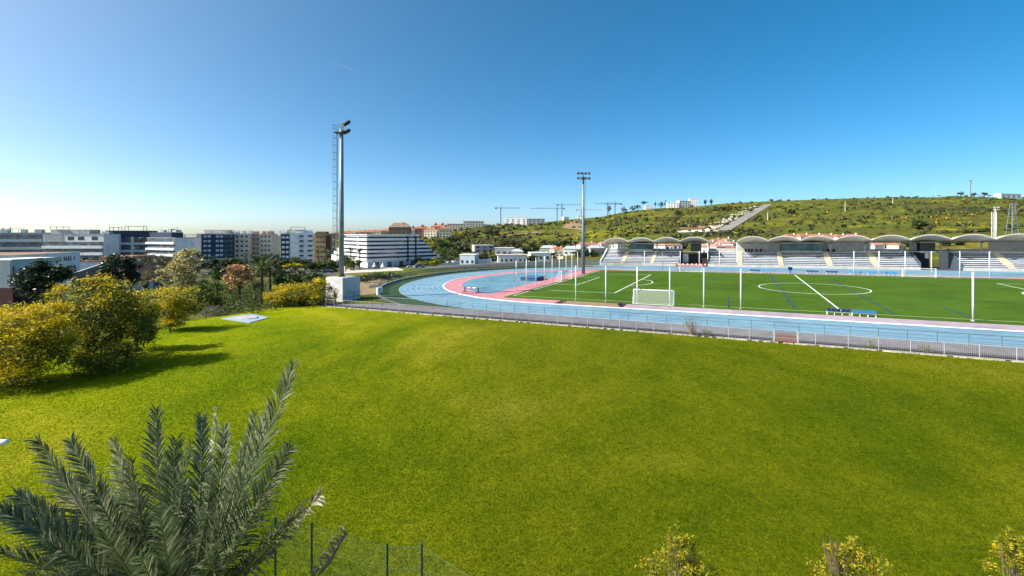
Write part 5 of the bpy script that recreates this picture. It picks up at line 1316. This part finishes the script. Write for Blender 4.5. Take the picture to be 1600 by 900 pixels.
# village under and beside the stand roof
vill = [(946,374,9,'white house with terracotta roof, seen left of the stand\'s first column'),(958,377,8,'white house with terracotta roof, seen under the first roof shell'),(972,378,9,'red-roofed house, the rightmost under the first roof shell'),
 (1030,379,9,'white house under the third roof shell, nearest the glazed box'),(1044,380,8,'low white house in the middle beneath the third roof shell'),(1056,379,9,'red-roofed house beneath the third shell, nearest the fourth'),
 (1100,381,8,'small pale house just right of the dark box in the fourth roof bay'),(1114,377,9,'red-roofed house in the roof gap, lowest on its left side'),(1122,373,9,'white house with red roof in the roof gap, second from the left'),(1131,376,10,'wide pinkish-roofed house in the middle of the roof gap'),(1140,372,8,'small white house high in the roof gap, under the hill road'),(1147,377,8,'red-roofed house at the roof gap\'s right side'),(1127,381,9,'lowest white house in the middle of the roof gap'),(1143,383,9,'low white house at the roof gap\'s right bottom'),
 (1391,377,10,'white house with red roof framed by the open bay with the white fence'),(1374,379,8,'low white house left in the open bay with the white fence'),(1410,379,8,'low house right in the open bay with the white fence')]
for i, (px, yt, w, lab) in enumerate(vill):
    h = 3.2+1.3*(i % 3 == 0); house(lab, px, 0, w*.8, 6, h, random.uniform(-25, 25), M_WHITEW if i % 4 else M_CREAM, M_TERRAB if i % 3 else M_PINKW, pos=toppos(px, yt, h+1.6, 205+12*(i % 4), 330))
for i, px in enumerate((1242,1262,1280,1300,1320,1338)):
    house(f'{ORD[i]} from the left of six terracotta roofs peeping over the middle roof shells', px, 0, 11, 8, 3.4, random.uniform(-12, 12), M_WHITEW, M_TERRA, pos=toppos(px, 364.6, 5.9, 255, 420))
# low houses along the road behind the bend
row = [(757,383.5,15,6,'white box house with a dark doorway behind the bend',M_GREYB,True),(788,388,13,5,'pale grey flat-roofed house right of the white box house',M_GREYW,True),(730,405,7,5,'small blue-grey house beside the hedge behind the bend',M_RIB,True),(808,393,8,4,'small white gabled house by the road behind the bend',M_GREYB,False),
 (858,388,12,4.5,'white house with a grey roof, left of the far mast',M_GREYB,False),(876,390,9,4,'cream house between two white ones left of the far mast',M_CREAM,False),(893,389,10,4.5,'white house immediately left of the far mast\'s pole',M_WHITEW,False),(922,382.5,13,5,'long house with terracotta roof immediately right of the far mast\'s pole',M_WHITEW,False),(934,388,9,5,'white house with dark windows beside the stand\'s end parapet',M_GREYB,False),(845,396,9,4,'low white house above the track fence, left of the cream one',M_WHITEW,True)]
for px, yt, w, h, lab, mt, fl in row:
    house(lab, px, 0, w*1.15, 8, h, random.uniform(-12, 22), mt, M_WHITEW if fl else (M_TERRA if 'terracotta' in lab or 'cream' in lab else M_GREYW), pos=toppos(px, yt, h, 235, 480), flat=fl)
# low white long building and walls behind the bend
b, W, H = bld('long low white building with a wide pale roof behind the bend', 778, 826, 399, 300, 4, 10, M_WHITEW, 'low_building'); roof(b, W, 10, H, M_PAVE, .8, .4); grid(b, 'f', W, 10, 0, H, 1, 6, 1, W-1, 1.4, 1.6)
wallseg('road_wall', 'low white wall along the road behind the track fence', (690,412), (768,404), 258, 300, 424, 414, M_WHITEW)
# hillside town at left of the hill
town = [(528,362,14,8,M_OCHRE,'ochre terraced house right beside the mast on the far slope'),(541,361,14,9,M_PINKW,'reddish house right of the mast on the far slope'),(553,361,16,9,M_CREAM,'cream house on the far slope above the banded building\'s stepped end'),(566,360,15,9,M_BROWNW,'brown house on the far slope above the banded building'),(580,359.5,16,9,M_PEACH,'peach house on the far slope above the banded building'),(593,359,15,9,M_CREAM,'pale cream house left of the brown gabled tower'),(604,358,13,11,M_OCHRE,'ochre house touching the brown gabled tower'),
 (646,356,16,10,M_WHITEW,'white house with a small dome right of the brown tower'),(660,354,18,11,M_PINKW,'dark pink house with a domed turret on the far slope'),(672,356,15,10,M_CREAM,'cream terraced house under the dome row'),(684,351,18,12,M_PINKW,'pink house below three small domes'),(696,354,15,11,M_CREAM,'pale terraced house below the rightmost dome')]
for i, (px, yt, w, h, mt, lab) in enumerate(town):
    rt = house(lab, px, 0, w, 11, h, random.uniform(-10, 18), mt, M_TERRA, pos=toppos(px, yt+1.2, h+1.5, 420, 640), nw=4)
    if i in (7, 8, 10, 11):
        n_ = {7: 1, 8: 1, 10: 2, 11: 1}[i]
        for k in range(n_):
            m = MB(); x = (k-(n_-1)/2)*w*.5; m.tube([(x,5.5,h+.5),(x,5.5,h+3.2)], 1.7, 8); m.tube([(x,5.5,h+3.2),(x,5.5,h+4.2),(x,5.5,h+5.2)], [1.9,1.5,.2], 8); m.build('turret', M_BROWNW, rt, local=True)
rt = house('tall brown gabled tower block above the banded white building', 624, 0, 22, 16, 19, 8, M_BROWNW, M_BROWNW, pos=toppos(624, 355, 19, 420, 600), nw=5, pitch=.6)
for px, yt, w, lab in ((713,350,26,'long beige block with flat roof on the ridge, the lower of two'),(740,346,30,'longer beige block with flat roof on the ridge, the higher of two')):
    rt = house(lab, px, 0, w, 12, 9, 6, M_CREAM, M_PEACH, pos=toppos(px, yt, 9, 470, 700), flat=True, nw=7)
for px, yt, w, h, mt, lab in ((806,340,34,11,M_WHITEW,'white apartment row on the ridge right of the lone crane'),(838,342,26,9,M_GREYW,'grey apartment row on the ridge beside the white one'),(860,337.5,9,7,M_WHITEW,'small white house on the ridge by the pair of cranes'),(846,345,9,6,M_WHITEW,'tiny white hut below the grey apartment row'),(896,334,17,8,M_PEACH,'orange house above the brown earth cutting'),(885,339,9,5,M_WHITEW,'small white house at the orange house\'s left'),(907,337,9,6,M_WHITEW,'small white house between orange house and far mast'),(917,332,8,7,M_WHITEW,'white tower house just right of the far mast'),(932,329.5,20,7,M_WHITEW,'white villa with a dark roof edge on the ridge'),(964,324.5,15,8,M_BROWNW,'brown unfinished block under the two crossed cranes'),(1014,321,13,7,M_WHITEW,'white house on the ridge beside the umbrella pine'),
  (1052,317,20,9,M_WHITEW,'white flat building at the left of the hilltop complex'),(1070,314,22,12,M_WHITEW,'stepped white building in the middle of the hilltop complex'),(1084,310.5,14,15,M_WHITEW,'tallest white tower of the hilltop complex'),(1580,303,44,8,M_WHITEW,'long white building on the hilltop skyline')):
    house(lab, px, 0, w, 11, h, random.uniform(-12, 12), mt, M_WHITEW if mt is not M_PEACH else M_TERRA, pos=toppos(px, yt, h, 560, 960), flat=mt is not M_PEACH, nw=4 if w > 12 else 2)

# roads, plaza, tracks laid on the ground
def drape(name, quad, mt, nu, nv, dz=.25, Ymin=100, kind='structure'):
    q = [np.array(p, float) for p in quad]; m = MB(); G = []
    for i in range(nu+1):
        for j in range(nv+1):
            a, b = i/nu, j/nv; p = (q[0]*(1-a)+q[3]*a)*(1-b)+(q[1]*(1-a)+q[2]*a)*b
            h = hit(p[0], p[1], Ymin); G.append(m.P((h[0], h[1], h[2]+dz)))
    for i in range(nu):
        for j in range(nv):
            k = i*(nv+1)+j; m.f.append([G[k], G[k+1], G[k+nv+2], G[k+nv+1]]); m.m.append(0)
    return struct(m.build(name, mt), kind)
drape('hill_road', [(1120,361),(1141,361),(1207,319.5),(1193,319.5)], M_ROADP, 40, 5, .5, 300)
drape('hill_road', [(1058,361.5),(1112,359),(1124,362),(1060,364)], M_CREAM, 14, 3, .4, 300)
drape('plaza', [(532,428),(632,423),(606,411.5),(540,412.5)], M_PAVE, 14, 14, .1, 150)
drape('parking_lot', [(548,422.5),(604,420.5),(588,415.5),(545,417)], M_ASPH, 10, 10, .2, 150)
drape('road', [(440,429),(525,431),(525,424),(440,422)], M_ASPH, 12, 6, .1, 120)
drape('dry_ground', [(558,463),(603,458),(605,436),(560,436)], M_SAND, 10, 10, .05, 85)
drape('sports_court', [(576,451),(603,448),(602,444),(578,446)], M_ASPH, 6, 6, .1, 90)
drape('road', [(690,414),(880,405),(880,401),(700,408.5)], M_PAVE, 24, 4, .15, 200)
drape('embankment', [(640,421),(936,413.5),(936,407),(690,409.5)], mat('bank_grey', (.10, .10, .10), .9, (.06, .065, .06), .3), 24, 5, .12, 150)
drape('earth_cutting', [(878,357),(914,361),(913,346),(890,345)], M_SAND, 12, 12, .5, 350)
drape('dirt_track', [(758,372.5),(850,363.5),(850,362),(758,370.5)], M_SAND, 20, 3, .3, 300)
drape('dirt_track', [(765,352),(850,349),(850,347.8),(765,350.6)], M_SAND, 20, 3, .3, 400)
drape('dirt_track', [(1062,358.5),(1110,357),(1110,352.5),(1064,355)], M_TERRAB, 10, 4, .35, 320)

# pale rubble beside the hill road
m = MB()
for k in range(170):
    t = random.random(); px = 1112+t*74+random.gauss(0, 4)-5; py = 360-t*38+random.gauss(0, 2.2)
    x, y, z = hit(px, py, 300); r = random.uniform(.5, 1.4)
    m.hexa([(x-r,y-r,z-.3),(x+r,y-r*.8,z-.3),(x+r*.8,y+r,z-.3),(x-r,y+r,z-.3),(x-r*.6,y-r*.5,z+r*.9),(x+r*.5,y-r*.6,z+r),(x+r*.6,y+r*.5,z+r*.8),(x-r*.5,y+r*.6,z+r)])
struct(m.build('rubble', M_PAVE), 'stuff')

# cranes
def crane(label, px, ytop, ybase, j0, j1, yj, Y, mt=M_CRANE):
    s = Y/F; X = (px-800)*s; zt = HC-(ytop-H0)*s; zb = g1(X, Y); zj = HC-(yj-H0)*s
    o = empty('tower_crane', (X, Y, zb), 0, label, 'crane'); t = .7
    m = MB(); m.box(X-t, X+t, Y-t, Y+t, zb-1, zj); m.build('mast', mt, o)
    m = MB(); m.hexa([(X-t*.7,Y-t*.7,zj+.6),(X+t*.7,Y-t*.7,zj+.6),(X+t*.7,Y+t*.7,zj+.6),(X-t*.7,Y+t*.7,zj+.6),(X-.2,Y-.2,zt),(X+.2,Y-.2,zt),(X+.2,Y+.2,zt),(X-.2,Y+.2,zt)]); m.build('apex', mt, o)
    a, b = (j0-800)*s, (j1-800)*s
    far = b if abs(b-X) > abs(a-X) else a; near = a if far == b else b
    m = MB(); m.box(min(far, X), max(far, X), Y-.5, Y+.5, zj-.35, zj+.4); m.build('jib', mt, o)
    m = MB(); m.box(min(near, X), max(near, X), Y-.6, Y+.6, zj-.3, zj+.4); c = m.build('counter_jib', mt, o)
    m = MB(); w_ = 1.6; m.box(near-w_, near+w_, Y-.9, Y+.9, zj-1.6, zj+.9); m.build('counterweight', mt, c)
    m = MB(); m.box(X-1, X+1, Y-1.9, Y-.9, zj-2.4, zj-.3); m.build('cab', mt, o)
    m = MB(); m.tube([(X,Y,zt),((far+X)/2+ (far-X)*.2,Y,zj+.5)], .1, 3); m.tube([(X,Y,zt),(near,Y,zj+.4)], .1, 3); m.build('tie_cable', mt, o)
crane('lone dark tower crane above the ridge between beige blocks and white apartments', 782.5, 321.5, 346, 775, 813, 325, 760)
crane('dark tower crane with a long low jib, left one of the crossing pair', 870.5, 319, 340, 829, 881, 325.5, 800)
crane('taller dark tower crane of the crossing pair, jib reaching to the far mast', 878, 317, 338, 871, 908, 320, 830)
crane('small tower crane half hidden behind the far mast\'s pole', 908.5, 325, 336, 901, 940, 328, 850, M_CRANEF)
crane('thin tower crane left of the brown unfinished block', 949.5, 315, 330, 928, 970, 318.2, 860)
crane('thin tower crane rising out of the brown unfinished block', 961, 314, 325, 944, 971, 318.8, 880)
crane('faded tower crane on the horizon over the pale terraces', 16, 353, 375, 4, 38, 357, 900, M_CRANEF)

# masts, poles and trees on the hill
def pole(label, px, yt, yb, w, mt, nm='utility_pole', cat='utility pole', Ymin=330):
    X, Y, Z = hit(px, yb, Ymin); zt = HC-(yt-H0)/F*Y; o = empty(nm, (X, Y, Z), 0, label, cat)
    m = MB(); m.tube([(X,Y,Z-1),(X,Y,zt)], [w,w*.7], 6); m.build('pole', mt, o)
    m = MB(); m.box(X-w*3.5, X+w*3.5, Y-w*.5, Y+w*.5, zt-1.6, zt-1.2); m.build('crossarm', mt, o); return o, X, Y, zt
pole('pale pole standing on the scrubby slope right of the hill road', 1199.5, 331, 344.5, .45, M_CREAM)
pole('pale thin pole on the hill above the middle of the stand', 1320.5, 314, 331, .35, M_CREAM)
pole('pale short pole on the hill far right of the middle stand', 1395, 309, 318, .4, M_CREAM)
o, X, Y, zt = pole('tall dark radio mast on the hilltop', 1516.5, 281, 304, 1.0, M_CRANE, 'radio_mast', 'radio mast')
for dz in (2, 5, 8): m = MB(); m.box(X-1.7, X+1.7, Y-1, Y+1, zt-dz-1.2, zt-dz); m.build('antenna', M_GREYW, o)
pole('short antenna pole on the skyline left of the radio mast', 1495.5, 296, 305, .45, M_GREYW, 'antenna_pole', 'antenna')
pole('thin antenna pole with a white hut on the skyline', 1461.5, 298, 307, .3, M_CREAM, 'antenna_pole', 'antenna')
pole('little antenna pole just left of the radio mast', 1511, 298, 304, .35, M_GREYW, 'antenna_pole', 'antenna')
pole('thin white aerial on the skyline between white complex and hill road', 1122, 307, 318, .3, M_CREAM, 'antenna_pole', 'antenna')
def htree(name, label, px, yb, blobs, n, size, mats, Ymin=330, cat='tree'):
    X, Y, Z = hit(px, yb, Ymin)
    tree(name, label, cat, px, Y, blobs, n, size, mats, .35, M_BARK, None, .5, 30, .24)
htree('umbrella_pine', 'flat-topped umbrella pine on the ridge by a white house', 1007, 324, [(1007,316.5,5.5,1.6),(1004,317.5,3,1.3)], 420, .9, [('dark', 1)], 600)
for px, yt, yb, lab in ((1024,314,322,'slim cypress left of the hilltop complex, the shorter of two'),(1039.5,312,321,'slim cypress touching the hilltop complex, the taller of two')):
    htree('cypress', lab, px, yb, [(px,(yt+yb)/2,1.1,(yb-yt)*.42),(px,yb-2,1.3,2)], 260, .8, [('dark', 1)], 600)
for px, py, rx, ry, lab in ((975,327,4,4,'dark round tree on the ridge right of the brown block'),(988,325,5,3,'dark tree clump on the ridge between brown block and pine'),(997,323,4,2.5,'dark low tree on the ridge left of the umbrella pine'),(1033,319,4,4,'dark bushy tree between the two ridge cypresses'),(1102,315,2,2.5,'small dark palm-like tree right of the hilltop complex'),(1111,315,2.2,3,'dark round tree on the skyline right of the hilltop complex'),(952,326,3,4,'dark tree right of the white villa on the ridge'),(1501,302.5,4,2.5,'dark bush tree left of the radio mast\'s foot'),(1522,303,4,2,'dark bush tree right of the radio mast\'s foot'),(1538,303,4,2.2,'dark round tree on the skyline before the long white building'),(1559,305,5,2,'dark low tree by the long white hilltop building'),(1205,313,2.5,1.5,'tiny dark tree on the skyline above the hill road\'s top'),
   (1438,351,9,8,'big grey-green tree on the slope above the right-hand roof shells'),(1496,336,5,3.5,'dark round bush tree alone on the green slope left of the white mast'),(1236,331,5,4,'dark tree pair on the scrub slope right of the hill road'),(1131,326,6,3.5,'dark tree clump beside the hill road\'s upper stretch'),(1068,353,4,3,'dark bush tree low on the slope left of the hill road'),(1060,333,6,4,'dark tree clump high on the slope under the hilltop complex'),(712,372,12,7,'dense green tree group on the far slope right of the domes'),(735,366,14,6,'dense dark tree group under the beige ridge blocks'),(768,362,12,6,'olive tree group on the slope under the lone crane'),(690,382,12,7,'green tree group right of the banded building\'s top'),(722,388,12,6,'olive tree group above the blue-grey house')):
    yb = py+ry*.9
    htree('hill_tree', lab, px, yb, [(px,py,rx,ry),(px-rx*.5,py+ry*.3,rx*.6,ry*.6),(px+rx*.5,py+ry*.3,rx*.6,ry*.6)], 500 if rx < 8 else 1100, .9 if rx < 8 else .8, [('dark', .5), ('olive', .5)] if 'green' not in lab else [('green', .6), ('olive', .4)], 300 if py > 340 else 500)
# town trees between the buildings: individual crowns along the valley
tt = [(566,404,8,6),(640,404,6,5),(655,408,7,5),(684,409,7,4),(738,399,9,5),(755,400,8,4),(772,404,6,4),(790,378,8,5),(806,382,9,5),(820,390,8,5),(836,384,10,5),(852,379,8,4),(868,383,8,4),(884,380,7,4),(832,404,8,4),(862,399,7,4),(903,396,7,5),(915,394,6,6),(926,397,7,4),(988,386,5,4),(1038,384,5,4),(1068,384,5,4),(1417,381,4,5),(1478,380,6,4),(1500,379,6,4)]
names = ['left','right']
for i, (px, py, rx, ry) in enumerate(tt):
    m_ = [[('dark', .6), ('green', .4)], [('green', .6), ('olive', .4)], [('olive', .6), ('dark', .4)]][i % 3]; col = ['dark green', 'mid green', 'olive'][i % 3]
    if i < 20: wh = f'{ORD[i]} valley tree from the left, behind the track bend' if i < 19 else 'seen behind the stand left of its second column'
    else: wh = ('seen behind the stand under the third roof shell', 'seen behind the stand beside the fourth roof shell', 'seen in the open stand bay with the white fence', 'seen through the stand\'s bay right of the dark box', 'seen through the last open bay of the stand')[i-20]
    wh = 'seen behind the stand under the second roof shell' if i == 19 else wh
    htree('valley_tree', (f'{col} tree {wh}' if i > 18 else f'{col} crown, {wh}'), px, py+ry*1.1, [(px,py,rx,ry),(px-rx*.4,py+1,rx*.6,ry*.7)], 620, .62, m_, 225)
xt = [(132,407,215,8,6),(151,409,205,8,5),(224,404,240,8,6),(254,405,250,9,6),(266,411,220,8,6),(281,412,210,9,6),(333,408,230,8,7),(352,410,225,9,6),(366,408,240,8,5),(381,412,215,8,6),(404,403,270,9,6),(418,401,280,8,6),(432,405,262,8,6),(446,409,230,9,5),(461,407,245,8,5),(477,410,240,9,5),(492,413,215,9,5),(507,411,225,8,6),(521,413,215,8,6),(540,404,270,9,7),(552,409,230,9,5),(345,424,160,12,6),(366,428,150,10,5),(412,424,160,12,6),(440,427,158,10,5)]
for i, (px, py, Y, rx, ry) in enumerate(xt):
    m_ = [[('dark', .6), ('green', .4)], [('green', .6), ('olive', .4)], [('olive', .5), ('lime', .5)]][i % 3]; col = ['dark green', 'mid green', 'olive-lime'][i % 3]
    tree('town_tree', f'{col} crown, {ORD[i]} from the left of the trees before the apartment blocks', 'tree', px, Y, [(px,py,rx,ry),(px-rx*.6,py+3,rx*.7,ry*.8),(px+rx*.6,py+3,rx*.7,ry*.8),(px,py+7,rx,ry)], 1500, .42, m_, .25, M_BARK, None, .5, 36, .24)
# cars and a parasol on the plaza
def car(label, px, py, ang, mt, Ymin=120):
    X, Y, Z = hit(px, py, Ymin); o = empty('parked_car', (X, Y, Z+.12), R(ang), label, 'car')
    m = MB(); m.hexa([(-2.1,-.85,.3),(2.1,-.85,.3),(2.1,.85,.3),(-2.1,.85,.3),(-2.05,-.82,.85),(2.05,-.82,.8),(2.05,.82,.8),(-2.05,.82,.85)]); m.build('body', mt, o, local=True)
    m = MB(); m.hexa([(-1.7,-.78,.853),(1.1,-.78,.853),(1.1,.78,.853),(-1.7,.78,.853),(-1.2,-.66,1.4),(.4,-.66,1.4),(.4,.66,1.4),(-1.2,.66,1.4)]); m.build('window', M_GLASS, o, local=True)
    m = MB(); m.box(-1.18, .38, -.67, .67, 1.403, 1.46); m.build('roof', mt, o, local=True)
    for x in (-1.3, 1.3):
        for y in (-.8, .8): m = MB(); m.tube([(x,y-.1,.3),(x,y+.1,.3)], .32, 10); m.build('wheel', M_BLACK, o, local=True)
for px, py, a, mt, lab in ((447,424,5,M_WHITE,'white car on the street above the green bush tree'),(463,424.5,8,M_RED,'red car parked on the street left of the mast'),(478,425,5,M_STEEL,'grey car on the street between the red and the navy car'),(499,426,12,M_NAVYW,'navy car on the street just left of the mast'),(514,427,8,M_BLACK,'black car on the street beside the mast\'s pole'),(455,427,6,M_STEELD,'dark car on the near lane below the white car'),
    (640,418,30,M_WHITE,'white car parked by the plaza\'s far corner'),(655,419,35,M_STEEL,'grey car parked beside the yellow-green round tree'),(692,409,20,M_WHITE,'white car behind the bend fence under the olive tree'),(712,409,15,M_WHITE,'white van-like car left of the low road wall'),(704,412,20,M_STEELD,'dark car between two white ones behind the bend fence')):
    car(lab, px, py, a, mt)
for px, py, lab in ((585,419,'tall white closed parasol on the plaza before the banded building'),(598,419.5,'shorter white parasol on the plaza, right of the tall one')):
    X, Y, Z = hit(px, py, 150); o = empty('white_parasol', (X, Y, Z), 0, lab, 'parasol')
    m = MB(); m.tube([(X,Y,Z),(X,Y,Z+4)], .08, 6); m.build('pole', M_WHITEM, o); m = MB(); m.tube([(X,Y,Z+1.0),(X,Y,Z+2.4),(X,Y,Z+4.2)], [1.6,.9,.1], 8); m.build('canopy', M_WHITE, o)
# vapour trail, very high and far
A, B = Vector(at(521, 97, 2600)), Vector(at(566, 117, 2750)); m = MB()
m.tube([A, A.lerp(B,.25), A.lerp(B,.55), A.lerp(B,.8), B], [1.8,3.2,3.4,2.6,.3], 8)
o = tag(m.build('contrail', M_CONTR, None, True), 'short thin white vapour trail high in the blue sky', 'vapour trail')
# ------------------------------------------------------------------ world, sun, camera
S = Vector((-.975*math.cos(R(40)), -.22*math.cos(R(40)), math.sin(R(40)))).normalized()
w = bpy.data.worlds.new('World'); sc.world = w; w.use_nodes = True
nt = w.node_tree; bg = nt.nodes['Background']
sky = nt.nodes.new('ShaderNodeTexSky'); sky.sky_type = 'NISHITA'; sky.sun_disc = False
sky.sun_elevation = R(40); sky.sun_rotation = math.atan2(S.x, S.y)
sky.air_density = .38; sky.dust_density = 1.5; sky.ozone_density = 1.0; sky.altitude = 0
hs = nt.nodes.new('ShaderNodeHueSaturation'); hs.inputs['Saturation'].default_value = 1.45
gm = nt.nodes.new('ShaderNodeGamma'); gm.inputs['Gamma'].default_value = .85
tn = nt.nodes.new('ShaderNodeMix'); tn.data_type = 'RGBA'; tn.blend_type = 'MULTIPLY'; tn.inputs[0].default_value = 1; tn.inputs[7].default_value = (1.16, 1.22, 1.02, 1)
nt.links.new(sky.outputs[0], hs.inputs['Color']); nt.links.new(hs.outputs[0], gm.inputs[0]); nt.links.new(gm.outputs[0], tn.inputs[6])
nt.links.new(tn.outputs[2], bg.inputs[0]); bg.inputs[1].default_value = .147
sl = bpy.data.lights.new('sun', 'SUN'); sl.energy = 4.0; sl.angle = R(.53); sl.color = (1, .95, .86)
so = bpy.data.objects.new('sun', sl); COL.objects.link(so); so.rotation_euler = (-S).to_track_quat('-Z', 'Y').to_euler(); so.location = (-60, -20, 80)
cam = bpy.data.cameras.new('camera'); co = bpy.data.objects.new('camera', cam); COL.objects.link(co)
co.location = (0, 0, HC); co.rotation_euler = (R(90), 0, 0)
cam.sensor_width = 36; cam.lens = 36*F/1600; cam.shift_y = -(450-H0)/1600; cam.clip_end = 30000; cam.clip_start = .1
sc.camera = co
sc.view_settings.view_transform = 'Standard'; sc.view_settings.look = 'None'; sc.view_settings.exposure = 1.1; sc.view_settings.gamma = 1
sc.view_settings.use_curve_mapping = False
